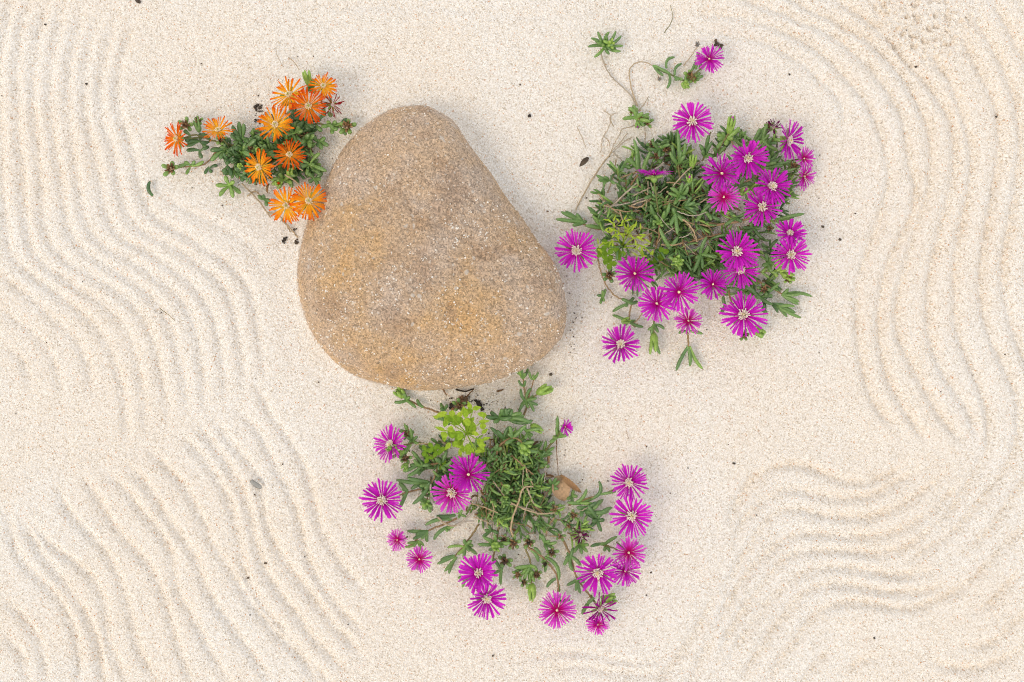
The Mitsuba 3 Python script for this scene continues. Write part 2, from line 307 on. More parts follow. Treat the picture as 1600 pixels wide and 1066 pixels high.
# the sheet runs on, flat, to the horizon
x0, x1, y0, y1 = (xs[0] - 800) * U, (xs[-1] - 800) * U, (533 - ys[-1]) * U, (533 - ys[0]) * U
B = 80.0
ov = np.array([[-B, -B, 0], [B, -B, 0], [B, B, 0], [-B, B, 0], [x0, y0, 0], [x1, y0, 0], [x1, y1, 0], [x0, y1, 0]])
of = np.array([[0, 1, 5], [0, 5, 4], [1, 2, 6], [1, 6, 5], [2, 3, 7], [2, 7, 6], [3, 0, 4], [3, 4, 7]]) + len(VX)
scene['sand'] = mikit.ply((np.vstack([VX, ov]), np.vstack([F, of])), 'm_sand')
tag('sand', 'pale cream garden sand raked into curving grooves', kind='structure')
def ground(px, py): return float(at_grid(relief, [px], [py])[0])

# ------------------------------------------------------------------ boulder
NR, NT = 370, 1150
oc = np.array([672.0, 410.0])
out = np.array(ROCK + ROCK[:1]); dd = np.r_[0, np.cumsum(np.linalg.norm(np.diff(out, axis=0), axis=1))]
cs = CubicSpline(dd, out, bc_type='periodic')(np.linspace(0, dd[-1], 4000)[:-1]) - oc
ang = np.arctan2(cs[:, 1], cs[:, 0]); rad = np.hypot(cs[:, 0], cs[:, 1]); o = np.argsort(ang)
th = np.linspace(-np.pi, np.pi, NT, endpoint=False)
R = np.interp(th, ang[o], rad[o], period=2 * np.pi)
tt = np.linspace(0, 1, NR)                      # 0 the crown, .86 the widest line, 1 below the sand
RH = .088
prof_r = np.where(tt < .86, np.sin(np.clip(tt / .86, 0, 1) * np.pi / 2) ** .92, 1 - .10 * ((tt - .86) / .14) ** 2)
prof_z = np.where(tt < .86, .012 + (RH - .012) * np.cos(np.clip(tt / .86, 0, 1) * np.pi / 2) ** .82, .012 - .045 * (tt - .86) / .14)
px = oc[0] + prof_r[:, None] * (R * np.cos(th))[None]; py = oc[1] + prof_r[:, None] * (R * np.sin(th))[None]
pz = np.broadcast_to(prof_z[:, None], px.shape).copy()
lean = np.clip(np.cos(th - .42), 0, 1) ** 2          # the lower right flank overhangs the sand
pz[tt < .86] += (.022 * lean)[None] * (prof_r[tt < .86] ** 3)[:, None]
low = np.clip((tt - .86) / .14, 0, 1)[:, None]
pz += (.022 * lean)[None] * np.where(low > 0, 1 - low, 0)
px = oc[0] + (px - oc[0]) * (1 - .13 * lean[None] * np.sqrt(low)); py = oc[1] + (py - oc[1]) * (1 - .13 * lean[None] * np.sqrt(low))
# broad form: highest in the lower middle, a shoulder line that runs down the right flank
pz += .010 * np.clip((py - 380) / 230, -1, 1) * (1 - prof_r[:, None] ** 2)
sd = ((px - 690) * 170 - (py - 270) * 110) / math.hypot(170, 110)        # distance right of the shoulder
pz -= .00016 * np.clip(sd - 40, 0, None) * (1 - prof_r[:, None] ** 6)
v = np.stack([(px - 800) * U * (1 - pz / EYE), (533 - py) * U * (1 - pz / EYE), pz], -1)
n = v - np.array([(oc[0] - 800) * U, (533 - oc[1]) * U, -.03]); n /= np.linalg.norm(n, axis=-1, keepdims=True)
disp = .015 * (meshkit.fbm(v * 11, 3, 4) - .5) + .0075 * (meshkit.fbm(v * 40, 3, 8) - .5) + .0040 * (meshkit.fbm(v * 190, 2, 2) - .5) + .0022 * (meshkit.noise(v * 420, 3) - .5) + .0013 * (meshkit.noise(v * 720, 5) - .5)
pg = np.random.default_rng(4); dents = np.zeros(v.shape[:2])
for _ in range(70):
    i_, j_ = pg.integers(int(NR * .1), int(NR * .82)), pg.integers(NT); rr_ = pg.uniform(.0015, .0045)
    dents += pg.uniform(.25, .5) * rr_ * np.exp(-(((v - v[i_, j_]) ** 2).sum(-1) / rr_ ** 2) ** 1.6)
pits = dents + np.clip(meshkit.noise(v * 260, 6) - .80, 0, 1) * .008
lim = (1 - .45 * np.clip((prof_r - .8) / .2, 0, 1))[:, None]
RV = v + n * ((disp * lim - pits)[..., None])
i, j = np.meshgrid(np.arange(1, NR - 1), np.arange(NT), indexing='ij')
a, b = i * NT + j, i * NT + (j + 1) % NT
F = np.vstack([np.stack([a, b + NT, b], -1).reshape(-1, 3), np.stack([a, a + NT, b + NT], -1).reshape(-1, 3)])
k = np.arange(NT)
F = np.vstack([F, np.stack([k * 0, NT + k, NT + (k + 1) % NT], 1)])
F = F[:, ::-1]
scene['boulder'] = mikit.ply((RV.reshape(-1, 3), F), 'm_rock', smooth=True)
tag('boulder', 'large smooth tan and ochre boulder lying in the raked sand', 'boulder')
rock_tree = cKDTree(RV.reshape(-1, 3)[:, :2])
def rock_z(x, y): return RV.reshape(-1, 3)[rock_tree.query([x, y])[1], 2]

# loose grains on the boulder
ico_v = np.array([[0, 1, 1.618], [0, -1, 1.618], [0, 1, -1.618], [0, -1, -1.618], [1, 1.618, 0], [-1, 1.618, 0], [1, -1.618, 0], [-1, -1.618, 0], [1.618, 0, 1], [-1.618, 0, 1], [1.618, 0, -1], [-1.618, 0, -1]]) / 1.9
ico_f = np.array([[0, 1, 8], [0, 8, 4], [0, 4, 5], [0, 5, 9], [0, 9, 1], [1, 6, 8], [8, 6, 10], [8, 10, 4], [4, 10, 2], [4, 2, 5], [5, 2, 11], [5, 11, 9], [9, 11, 7], [9, 7, 1], [1, 7, 6], [3, 6, 7], [3, 7, 11], [3, 11, 2], [3, 2, 10], [3, 10, 6]])
def crumb(mb, c, r, u=0.0, g=rng, squash=.8):
    m = g.normal(size=(3, 3)); m, _ = np.linalg.qr(m)
    if np.linalg.det(m) < 0: m[:, 0] *= -1
    v = (ico_v * g.uniform(.75, 1.25, (12, 1)) * r * g.uniform(.7, 1.25, 3)) @ m
    v[:, 2] *= squash
    mb.add(v + c, ico_f, (u, 0))
g = np.random.default_rng(5); mb = MB(); top = RV[: int(NR * .84)].reshape(-1, 3)
area = prof_r[: int(NR * .84)].repeat(NT); pr = area * (.10 + np.clip(meshkit.fbm(top * 26, 3, 21) - .44, 0, 1) * 8) * (.35 + np.clip((.0 + .16 - top[:, 1]) * 3, 0, 1))
for id_ in g.choice(len(top), 800, p=pr / pr.sum()):
    for _ in range(g.choice([1, 1, 2, 3])):
        r = g.uniform(.0004, .0010); crumb(mb, top[id_] + np.r_[g.normal(0, .0014, 2), r * .4], r, g=g)
mb.put('sand_grains', 'm_grain', smooth=False)
tag('sand_grains', 'loose white sand grains scattered over the top of the boulder', 'sand grains', kind='stuff')

# ------------------------------------------------------------------ ice plants
class Plant:
    def __init__(s, key, seed, gloss=False, shape='finger', flat=.8):
        s.k, s.g, s.leaves, s.mat, s.shape, s.flat = key, np.random.default_rng(seed), [], 'm_leaf_gloss' if gloss else 'm_leaf', shape, flat
    def leaf(s, b, t, w, tint, bend=0.0, arch=0.0):
        s.leaves.append((b, t, w * (.86 if s.shape == 'spoon' else 1), tint, bend, arch))
    def tip(s, f, x0, y0, x1, y1, z0=12, z1=16, w=6.2, tint=.4, bend=None):
        """one leaf, base to tip, measured on the plan; z in mm, w in plan units"""
        g = s.g
        s.leaf(P(*q(f, x0, y0), z0 / 1e3), P(*q(f, x1, y1), z1 / 1e3), w * U, np.clip(tint + g.normal(0, .07), 0, 1), g.normal(0, .06) if bend is None else bend, g.normal(.04, .05))
    def fan(s, f, bx, by, tips, z0=10, z1=16, w=6.2, tint=.4):
        for x, y in tips: s.tip(f, bx + s.g.normal(0, 4), by + s.g.normal(0, 4), x, y, z0, z1 + s.g.normal(0, 3), w, tint)
    def stem(s, f, pts, r=1.6, tint=.5, leaves=0, ll=24, lw=5.5, lt=.4, start=.15, label=None, splay=.75):
        """pts (x, y, z in mm) on the plan; leaves = how many opposite pairs along it"""
        g = s.g
        pp = np.array([P(*q(f, x, y), z / 1e3) for x, y, z in pts])
        c = spline(pp, max(6, 5 * len(pts)), wob=.00025, r=g)
        rr = r * U * np.linspace(1.1, .8, len(c)) * g.uniform(.9, 1.12, len(c))
        mb = MB(); v, fa = sweep(c, rr, rr, 6); mb.add(v, fa, (tint, 0))
        key = mb.put(numbered(s.k + '__stem'), 'm_stem')
        if label: tag(key, label)
        t, a, b = frame(c)
        for m in range(leaves):
            u = start + (1 - start) * (m + .5) / leaves; id_ = min(int(u * (len(c) - 1) + .5), len(c) - 1)
            for sg in (-1, 1):
                ph = (0 if m % 2 == 0 else 1.2) + g.normal(0, .3)
                dirn = unit(t[id_] * (1.1 - splay * .5) + (a[id_] * math.cos(ph) + np.array([0, 0, 1]) * math.sin(ph) * sg * (1 if sg > 0 else .15)) * sg * splay + g.normal(0, .12, 3))
                L = ll * U * g.uniform(.65, 1.1) * (1.0 if u < .85 else .8)
                e = c[id_] + dirn * L
                e[2] = max(e[2], .004)
                s.leaf(c[id_] + dirn * r * U * .5, e, lw * U * g.uniform(.8, 1.1), np.clip(lt + g.normal(0, .12), 0, 1), g.normal(0, .08), g.normal(.06, .06))
        return c
    def rosette(s, f, x, y, z, n=7, L=18, w=6, tint=.55, ax=(0, 0, 1)):
        g = s.g; c = P(*q(f, x, y), z / 1e3); ax = unit(ax)
        for k in range(n):
            th = k * 2.4 + g.normal(0, .2); el = .25 + .95 * k / n
            e1 = unit(np.cross(ax, [.3, .9, .1])); e2 = np.cross(ax, e1)
            dirn = (e1 * math.cos(th) + e2 * math.sin(th)) * math.cos(el) + ax * math.sin(el)
            s.leaf(c, c + dirn * L * U * g.uniform(.8, 1.1) * (1 - .35 * k / n), w * U * g.uniform(.85, 1.1), np.clip(tint + .25 * k / n + g.normal(0, .06), 0, 1), 0, g.normal(.08, .04))
    def mat(s): pass
    def tangle(s, cx, cy, rx, ry, n, z0, z1, r0=.9):
        g = s.g
        for _ in range(n):
            a_ = g.uniform(0, 6.28); x, y = cx + rx * math.sqrt(g.uniform(0, 1)) * math.cos(a_), cy + ry * math.sqrt(g.uniform(0, 1)) * math.sin(a_)
            b_ = g.uniform(0, 6.28); L = g.uniform(14, 34); z = g.uniform(z0, z1)
            s.stem('p', [(x - math.cos(b_) * L, y - math.sin(b_) * L, max(3, z + g.normal(-3, 4))), (x + g.normal(0, 4), y + g.normal(0, 4), z + 3), (x + math.cos(b_) * L, y + math.sin(b_) * L, max(3, z + g.normal(-3, 4)))], r0 * g.uniform(.6, 1.4), g.choice([.25, .5, .62, .75, .85, 1.0]), 0)
    def litter(s, cx, cy, rx, ry, n):
        g = s.g; mb = MB()
        for _ in range(n):
            a_, d_ = g.uniform(0, 6.28), math.sqrt(g.uniform(0, 1)); x, y = cx + rx * d_ * math.cos(a_), cy + ry * d_ * math.sin(a_); b_ = g.uniform(0, 6.28); L = g.uniform(7, 17)
            v, fa = leaf_geo(P(x, y, g.uniform(.002, .008)), P(x + L * math.cos(b_), y + L * math.sin(b_), g.uniform(.002, .008)), g.uniform(2, 4.2) * U, g.normal(0, .2), g.normal(.05, .12), 'finger', .4); mb.add(v, fa, (g.choice([.35, .5, .62, .75, .9]), 0))
        tag(mb.put(s.k + '__dead_leaves', 'm_dry'), kind='stuff')
    def finish(s, most=300, vis=None):
        L = sorted(s.leaves, key=lambda l: -(np.linalg.norm((l[1] - l[0])[:2]) + l[0][2] * .35 + l[1][2] * .35))
        rest = MB()
        for n_, (b, t, w, tint, bend, arch) in enumerate(L):
            v, fa = leaf_geo(b, t, w, bend, arch, s.shape, s.flat); uv = np.stack([np.full(len(v), tint), LEAFV], 1)
            if n_ < most:
                mb = MB(); mb.add(v, fa, uv); mb.put(numbered(s.k + '__leaf'), s.mat)
            else: rest.add(v, fa, uv)
        if rest.n: tag(rest.put(s.k + '__small_leaves', s.mat), kind='stuff')

    def flower(s, x, y, r, z=40, tilt=0, to=0, cup=18, style='open', pal='magenta', n=None, label=None, f='p', stalk=None, droop=.10, thin=1.0):
        """eye at x, y of the plan at height z mm, petals r plan units long; it leans by tilt degrees towards plan angle to (0 right, 90 down)"""
        g = s.g; c = P(*q(f, x, y), z / 1e3); R_ = r * U
        if tilt < 12: tilt, to = tilt + g.uniform(0, 11), to + g.normal(0, 40)
        ta, aa = math.radians(tilt), math.radians(-to)
        ax = np.array([math.sin(ta) * math.cos(aa), math.sin(ta) * math.sin(aa), math.cos(ta)])
        e1 = unit(np.cross([0, 0, 1], ax)) if tilt > 1 else np.array([1.0, 0, 0]); e2 = np.cross(ax, e1)
        key = numbered(s.k + '__flower'); cup = cup + g.normal(0, 5)
        if label: tag(key, label)
        hue = g.uniform(.02, .45); mb = MB(); n = n or int(g.integers(40, 48)); SEG = np.array([0, .16, .36, .58, .8, .94, 1.0]); WID = np.array([.30, .36, .58, .84, 1.0, .96, .62])
        ring = [(n, 1.0, cup, 1.0)] + ([(n // 3, .76, cup + 13, .8)] if style != 'wilt' else [])
        for cnt, ln, el, wd in ring:
            for k in range(cnt):
                th_ = 2 * math.pi * (k + g.normal(0, .30)) / cnt; L = R_ * ln * g.uniform(.86, 1.06) * (g.uniform(.8, .95) if g.random() < .12 else 1)
                el_ = math.radians(el + g.normal(0, 7 if style != 'wilt' else 24)); cu = droop * g.normal(1, .6)
                bend = g.normal(0, .05 if style != 'wilt' else .18); w = R_ * (.094 if cup < 25 else .118) * wd * thin * g.uniform(.8, 1.15); tw = g.normal(0, .35)
                rd = e1 * math.cos(th_) + e2 * math.sin(th_); sd_ = -e1 * math.sin(th_) + e2 * math.cos(th_)
                up = ax * math.cos(el_) - rd * math.sin(el_); ou = rd * math.cos(el_) + ax * math.sin(el_)
                ctr = c + rd * R_ * .05 + ou * (SEG * L)[:, None] + up * (-cu * L * SEG ** 2)[:, None] + sd_ * (bend * L * SEG ** 2)[:, None]
                sw = sd_ * math.cos(tw) + up * math.sin(tw)
                half = (WID * w / 2)[:, None]
                v = np.stack([ctr - sw * half + up * half * .28, ctr, ctr + sw * half + up * half * .28], 1).reshape(-1, 3)
                fa = []
                for m in range(len(SEG) - 1):
                    for qd in (0, 1):
                        a_ = m * 3 + qd; fa += [[a_, a_ + 1, a_ + 4], [a_, a_ + 4, a_ + 3]]
                tv = np.clip(g.normal(hue if ln == 1 else hue + .15, .22), 0, 1)
                mb.add(v, fa, np.stack([np.full(21, tv), np.repeat(SEG * ln, 3)], 1))
        tag(mb.put(key + '__petals', 'm_' + pal), kind='stuff')
        # stamens
        mb = MB()
        if style == 'young':
            kn, spread, ht, u0 = 16, .06, .13, .62
        elif style == 'wilt':
            kn, spread, ht, u0 = 36, .20, .16, .34
        else:
            kn, spread, ht, u0 = 60, (.2 if pal in ('orange', 'red') else .26), .24, (.58 if pal in ('orange', 'red') else .10)
        for k in range(kn):
            rr_ = math.sqrt((k + .5) / kn); th_ = k * 2.39996 + g.normal(0, .2); rd = e1 * math.cos(th_) + e2 * math.sin(th_)
            p0 = c + rd * rr_ * R_ * (.08 if style != 'young' else .05); p1 = c + rd * rr_ * R_ * spread * g.uniform(.8, 1.15) + ax * R_ * ht * g.uniform(.75, 1.1) * (1.15 - .5 * rr_)
            c_ = np.array([p0, (p0 + p1) / 2 + rd * R_ * .01, p1, p1 + (p1 - p0) * .1]); v, fa = sweep(c_, R_ * np.array([.013, .015, .030, .012]), R_ * np.array([.013, .015, .030, .012]), 4)
            mb.add(v, fa, (np.clip(u0 + (.55 if rr_ < .33 and style == 'open' else 0) + g.normal(0, .10), 0, 1), 0))
        tag(mb.put(key + '__stamens', 'm_core'), kind='stuff')
        # green calyx and stalk below
        mb = MB(); base = c - ax * R_ * .05; bot = c - ax * R_ * .42
        v, fa = sweep(spline([bot, (bot + base) / 2, base + ax * R_ * .02], 6), R_ * np.array([.07, .15, .2, .21, .18, .1]), R_ * np.array([.07, .15, .2, .21, .18, .1]), 8); mb.add(v, fa, (.62, .5))
        for k in range(5):
            th_ = k * 2 * math.pi / 5 + g.uniform(0, .4); rd = e1 * math.cos(th_) + e2 * math.sin(th_)
            v, fa = leaf_geo(base + rd * R_ * .1 - ax * R_ * .05, base + rd * R_ * g.uniform(.42, .7) + ax * R_ * g.uniform(-.12, .06), R_ * .17, 0, -.06); mb.add(v, fa, np.stack([np.full(len(v), .62), LEAFV], 1))
        mb.put(key + '__calyx', s.mat)
        # peduncle
        if stalk is not None: root = P(*q(f, stalk[0], stalk[1]), (stalk[2] if len(stalk) > 2 else 10) / 1e3)
        else: root = np.array([c[0] - ax[0] * .03 + g.normal(0, .004), c[1] - ax[1] * .03 + g.normal(0, .004), .006])
        pth = spline([root, (root + bot) / 2 + np.array([0, 0, .004]), bot + ax * R_ * .05], 10)
        mb = MB(); v, fa = sweep(pth, 1.3 * U, 1.3 * U, 6); mb.add(v, fa, (.22, 0)); mb.put(key + '__stalk', 'm_stem')
        return c, ax

    def bud(s, f, x, y, z=22, r=6, L=17, to=0, tilt=60, tint=.75, tipc=None, name='bud'):
        """a closed green bud in its five fleshy sepals"""
        g = s.g; c = P(*q(f, x, y), z / 1e3); ta, aa = math.radians(tilt), math.radians(-to)
        ax = np.array([math.sin(ta) * math.cos(aa), math.sin(ta) * math.sin(aa), math.cos(ta)]); e1 = unit(np.cross([.01, .02, 1], ax)); e2 = np.cross(ax, e1)
        mb = MB(); pth = c + ax * (np.linspace(-.5, .35, 6) * L * U)[:, None]; rr = r * U * np.array([.35, .8, 1.0, .98, .75, .2]); v, fa = sweep(pth, rr, rr, 8); mb.add(v, fa, (tint, .4))
        for k in range(5):
            th_ = k * 1.2566 + g.normal(0, .15); rd = e1 * math.cos(th_) + e2 * math.sin(th_)
            v, fa = leaf_geo(c + rd * r * U * .75 - ax * L * U * .05, c + rd * r * U * g.uniform(.4, 1.3) + ax * L * U * g.uniform(.5, .85), r * U * .8, 0, .12); mb.add(v, fa, np.stack([np.full(len(v), tint), LEAFV * .9], 1))
        key = mb.put(numbered(s.k + '__' + name), s.mat)
        if tipc:
            mb = MB()
            for k in range(12):
                th_ = k * 2.4; rd = e1 * math.cos(th_) + e2 * math.sin(th_)
                v, fa = leaf_geo(c + ax * L * U * .15 + rd * r * U * .3, c + ax * L * U * g.uniform(.5, .75) + rd * r * U * .2, r * U * .35); mb.add(v, fa, np.stack([np.full(len(v), .1), .4 + LEAFV * .6], 1))
            mb.put(key + '__petals', 'm_' + tipc); tag(key + '__petals', kind='stuff')
    def capsule(s, f, x, y, z=20, r=7, tint=.5, green=.5):
        """a spent, drying seed head: brown crown in short green sepals"""
        g = s.g; c = P(*q(f, x, y), z / 1e3); mb = MB()
        for k in range(16):
            th_ = k * 2.4; rd = np.array([math.cos(th_), math.sin(th_), 0]); rr_ = r * U * math.sqrt((k + 1) / 16)
            v, fa = leaf_geo(c + rd * rr_ * .3 - np.array([0, 0, r * U * .4]), c + rd * rr_ * g.uniform(.6, 1.1) + np.array([0, 0, r * U * g.uniform(.2, .8)]), r * U * g.uniform(.2, .4)); mb.add(v, fa, (np.clip(tint + g.normal(0, .18), 0, 1), 0))
        key = mb.put(numbered(s.k + '__seed_head'), 'm_dry')
        if green is not None:
            mb = MB()
            for k in range(5):
                th_ = k * 1.2566 + g.uniform(0, .5); rd = np.array([math.cos(th_), math.sin(th_), 0])
                v, fa = leaf_geo(c + rd * r * U * .3 - np.array([0, 0, r * U * .6]), c + rd * r * U * g.uniform(1.1, 1.7) + np.array([0, 0, r * U * g.uniform(-.3, .3)]), r * U * .75); mb.add(v, fa, np.stack([np.full(len(v), green), LEAFV], 1))
            mb.put(key + '__sepals', s.mat)
    def thicket(s, poly, n, zmax, ll, lw, lt, spread=.1, stems=True, crown=None):
        """short leafy shoots filling the crowded middle"""
        g = s.g; poly = np.array(poly, float); lo, hi = poly.min(0), poly.max(0); cen = np.array(crown) if crown else poly.mean(0); got = 0
        def inside(p):
            a_, b_ = poly, np.roll(poly, -1, 0); cr = ((a_[:, 1] > p[1]) != (b_[:, 1] > p[1])) & (p[0] < (b_[:, 0] - a_[:, 0]) * (p[1] - a_[:, 1]) / (b_[:, 1] - a_[:, 1] + 1e-9) + a_[:, 0])
            return cr.sum() % 2 == 1
        while got < n:
            p = g.uniform(lo, hi)
            if not inside(p): continue
            got += 1
            away = unit(np.r_[p - cen, 0])[:2]; a_ = math.atan2(away[1], away[0]) + g.normal(0, .7)
            z = g.uniform(3, zmax); el = g.uniform(.1, 1.2); L = g.uniform(18, 34)
            b = np.array([p[0] - math.cos(a_) * L * math.cos(el), p[1] - math.sin(a_) * L * math.cos(el)])
            z0 = max(2, z - L * .75 * math.sin(el))
            s.stem('p', [(b[0], b[1], z0), (p[0], p[1], z)], r=1.1, tint=g.choice([.1, .25, .4, .6]), leaves=3, ll=ll, lw=lw, lt=lt + g.normal(0, spread), start=.2)


# ---- the orange one, upper left of the boulder
A = Plant('ice_plant', 3, gloss=True, shape='spoon', flat=.55)
tag('ice_plant', 'low succulent plant with orange flowers and dark glossy leaves left of the boulder', 'plant')
for x, y, r, z, ti, to, pal in ((1012, 160, 20, 42, 18, -60, 'orange'), (825, 210, 26, 44, 22, -135, 'orange'), (930, 270, 25, 50, 6, 0, 'red'), (748, 378, 26, 46, 14, -90, 'orange'), (430, 408, 22, 36, 30, -95, 'orange'),
                                (205, 450, 24, 30, 42, 175, 'red'), (825, 543, 23, 40, 16, -70, 'red'), (662, 610, 25, 38, 30, 170, 'orange'), (812, 820, 26, 42, 8, 180, 'orange'), (932, 800, 26.5, 47, 8, 0, 'orange')):
    A.flower(x, y, r * 1.07, z, ti, to, 16, 'open', pal, f='o', n=int(A.g.integers(38, 45)))
A.flower(1062, 262, 19, 36, 40, 10, 25, 'wilt', 'scarlet', 18, 'wilted dark red flower', f='o', thin=.8)
for x, y, r in ((1145, 380, 10), (165, 615, 10), (248, 372, 9), (445, 455, 7), (318, 350, 6), (610, 500, 6)): A.capsule('o', x, y, 22, r, .56 if r > 8 else .4, .55)
A.bud('o', 930, 125, 26, 6, 22, -100, 60, .78); A.bud('o', 655, 522, 30, 5, 12, -80, 30, .7, 'red'); A.bud('o', 762, 700, 30, 5, 12, 0, 20, .75, 'red'); A.bud('o', 830, 650, 26, 5, 14, -90, 45, .8)
A.bud('o', 318, 385, 20, 5, 18, -95, 60, .45); A.bud('o', 548, 600, 24, 4, 9, 30, 30, .8)
A.stem('o', [(610, 520, 8), (480, 480, 10), (380, 455, 14), (300, 430, 20), (230, 450, 24)], 1.5, .3, 3, 20, 7.5, .2)
A.stem('o', [(420, 520, 5), (345, 595, 6), (280, 605, 9), (200, 612, 12), (170, 615, 15)], 1.3, .5, 0)
A.stem('o', [(620, 540, 6), (470, 500, 8), (420, 520, 6)], 1.5, .4, 1, 20, 8, .2)
A.fan('o', 275, 600, [(205, 612), (240, 580), (300, 572), (255, 650), (350, 575)], 9, 13, 6.5, .55)
A.fan('o', 495, 710, [(415, 708), (438, 772), (512, 780), (556, 755), (470, 655), (522, 690), (500, 735)], 10, 14, 8, .55)
A.fan('o', 560, 452, [(510, 375), (545, 355), (570, 365), (500, 430), (600, 470)], 14, 20, 8, .3)
A.fan('o', 330, 470, [(252, 470), (248, 490), (285, 448), (330, 418), (360, 500)], 12, 16, 7.5, .22)
A.fan('o', 330, 520, [(252, 517), (340, 560), (380, 495)], 10, 12, 7.5, .15)
A.fan('o', 470, 515, [(385, 515), (388, 575), (440, 565), (480, 440), (530, 500)], 15, 18, 9, .28)
A.fan('o', 560, 520, [(585, 475), (520, 500), (640, 455), (610, 545)], 18, 24, 9, .3)
A.fan('o', 380, 610, [(355, 648), (428, 600), (395, 640)], 5, 5, 6, .12)
A.fan('o', 480, 600, [(455, 640), (520, 560), (470, 560), (500, 660)], 14, 18, 8.5, .15)
A.fan('o', 545, 640, [(560, 690), (520, 610), (575, 610), (600, 680)], 14, 18, 8.5, .2)
A.fan('o', 640, 470, [(625, 520), (660, 440), (600, 450)], 16, 22, 9, .22)
A.fan('o', 700, 530, [(670, 500), (740, 520), (715, 570), (690, 480), (770, 560)], 18, 25, 9, .4)
A.fan('o', 850, 420, [(875, 380), (825, 385), (805, 435), (900, 410)], 18, 26, 9, .45)
A.fan('o', 920, 460, [(935, 425), (965, 430), (885, 480), (950, 470), (900, 440), (940, 500)], 18, 26, 9, .4)
A.fan('o', 985, 465, [(1025, 443), (1042, 492), (1010, 510), (960, 435), (985, 500)], 14, 18, 8, .35)
A.fan('o', 930, 590, [(890, 565), (1033, 632), (995, 530), (965, 600), (920, 655), (1000, 650), (890, 600)], 18, 22, 7.5, .42)
A.fan('o', 960, 670, [(1000, 680), (930, 690), (985, 715), (925, 640), (1010, 640)], 16, 20, 7.5, .35)
A.stem('o', [(900, 400, 12), (960, 370, 16), (1040, 375, 18), (1140, 382, 18)], 1.3, .3, 3, 22, 7.5, .38)
A.fan('o', 1060, 385, [(1066, 425), (1030, 355), (1120, 375), (1085, 350), (1000, 385), (1095, 400)], 17, 20, 7.5, .5)
A.fan('o', 900, 350, [(850, 330), (870, 380), (940, 350), (960, 390), (1000, 350), (930, 400), (840, 290)], 16, 24, 10, .12)
A.fan('o', 1030, 300, [(1010, 280), (1060, 330), (1010, 330)], 16, 22, 8, .35)
A.fan('o', 950, 180, [(935, 130), (975, 190), (915, 170), (960, 120)], 18, 26, 9, .5)
A.fan('o', 820, 260, [(780, 260), (850, 280), (800, 240)], 18, 22, 9, .2)
A.fan('o', 790, 680, [(720, 680), (840, 700), (770, 640), (830, 650), (760, 730), (860, 660), (725, 705)], 20, 26, 8, .58)
A.fan('o', 690, 790, [(650, 765), (700, 825), (720, 800), (680, 760)], 8, 12, 7, .3)
A.thicket([q('o', *p) for p in [(470, 470), (640, 430), (780, 430), (850, 320), (970, 330), (1000, 420), (960, 520), (1000, 680), (880, 700), (700, 660), (590, 710), (490, 620)]], 70, 20, 23, 6.2, .28, .15)
for pts in ([(790, 560, 34), (740, 610, 32), (690, 658, 28)], [(800, 650, 32), (860, 690, 33), (912, 732, 30)], [(560, 700, 10), (640, 780, 6), (720, 890, 3)], [(780, 900, 8), (840, 960, 4), (885, 1020, 3)], [(440, 630, 5), (470, 650, 5)],
            [(760, 590, 26), (830, 590, 26), (900, 630, 24)], [(700, 860, 3), (780, 890, 6), (830, 970, 3)], [(680, 660, 24), (720, 600, 26), (790, 560, 30)], [(590, 770, 3), (640, 745, 6), (670, 790, 3)]):
    A.stem('o', pts, 1.1, .78, 0)
A.litter(430, 240, 62, 60, 60)
A.finish()

# ---- the large magenta one, right of the boulder
M = Plant('ice_plant_001', 8, shape='finger', flat=.85)
tag('ice_plant_001', 'large spreading succulent with magenta daisy flowers right of the boulder', 'plant')
for f, x, y, r, z, ti, to, st, pal in (('8', 1108, 318, 22, 26, 10, -80, 'young', 'magenta'), ('8', 975, 812, 30, 40, 12, 190, 'open', 'magenta'), ('2', 1352, 246, 30, 34, 48, 15, 'open', 'magenta'), ('2', 1440, 348, 19, 27, 35, 0, 'young', 'pink'),
                                       ('2', 1442, 446, 22, 26, 48, 20, 'young', 'pink'), ('2', 1128, 342, 30, 46, 8, 60, 'open', 'magenta'), ('2', 985, 432, 29, 47, 8, -90, 'young', 'magenta'), ('2', 998, 560, 25, 42, 6, 90, 'young', 'pink'),
                                       ('2', 1262, 502, 30, 44, 8, -20, 'open', 'magenta'), ('2', 1213, 618, 29, 40, 12, 200, 'open', 'magenta'), ('2', 180, 858, 31, 32, 10, 180, 'open', 'magenta'),
                                       ('3', 515, 357, 29, 48, 4, -90, 'young', 'magenta'), ('3', 765, 459, 30, 54, 4, 90, 'young', 'magenta'), ('3', 641, 526, 28, 46, 12, 240, 'young', 'magenta'), ('3', 957, 416, 24, 44, 10, -30, 'young', 'magenta'),
                                       ('3', 820, 625, 21, 36, 18, -90, 'young', 'pink'), ('3', 1133, 592, 34, 40, 10, -60, 'open', 'magenta'), ('3', 435, 760, 30, 30, 8, -90, 'open', 'magenta'), ('3', 1095, 232, 32, 50, 6, -90, 'open', 'magenta'),
                                       ('3', 1115, 330, 28, 40, 18, 90, 'open', 'magenta'), ('3', 1403, 246, 29, 44, 10, 180, 'open', 'magenta'), ('3', 1395, 130, 24, 34, 30, -80, 'open', 'magenta')):
    M.flower(x, y, r, z, ti, to, 17, st, pal, f=f)
M.flower(612, 440, 27, 46, 78, -90, 22, 'young', 'magenta', 30, 'fading magenta flower seen from its side', f='2', stalk=(638, 690, 26))
M.flower(1275, 178, 14, 30, 30, -120, 40, 'wilt', 'wilt', 20, 'withered dark purple flower', f='2', thin=1.0)
M.bud('2', 1035, 172, 30, 6, 24, -80, 62, .72, 'pink'); M.bud('2', 808, 465, 36, 4.5, 12, -90, 40, .7, 'pink'); M.bud('2', 518, 160, 14, 4, 10, 90, 50, .6, 'magenta'); M.bud('2', 825, 372, 30, 5, 20, -85, 55, .72)
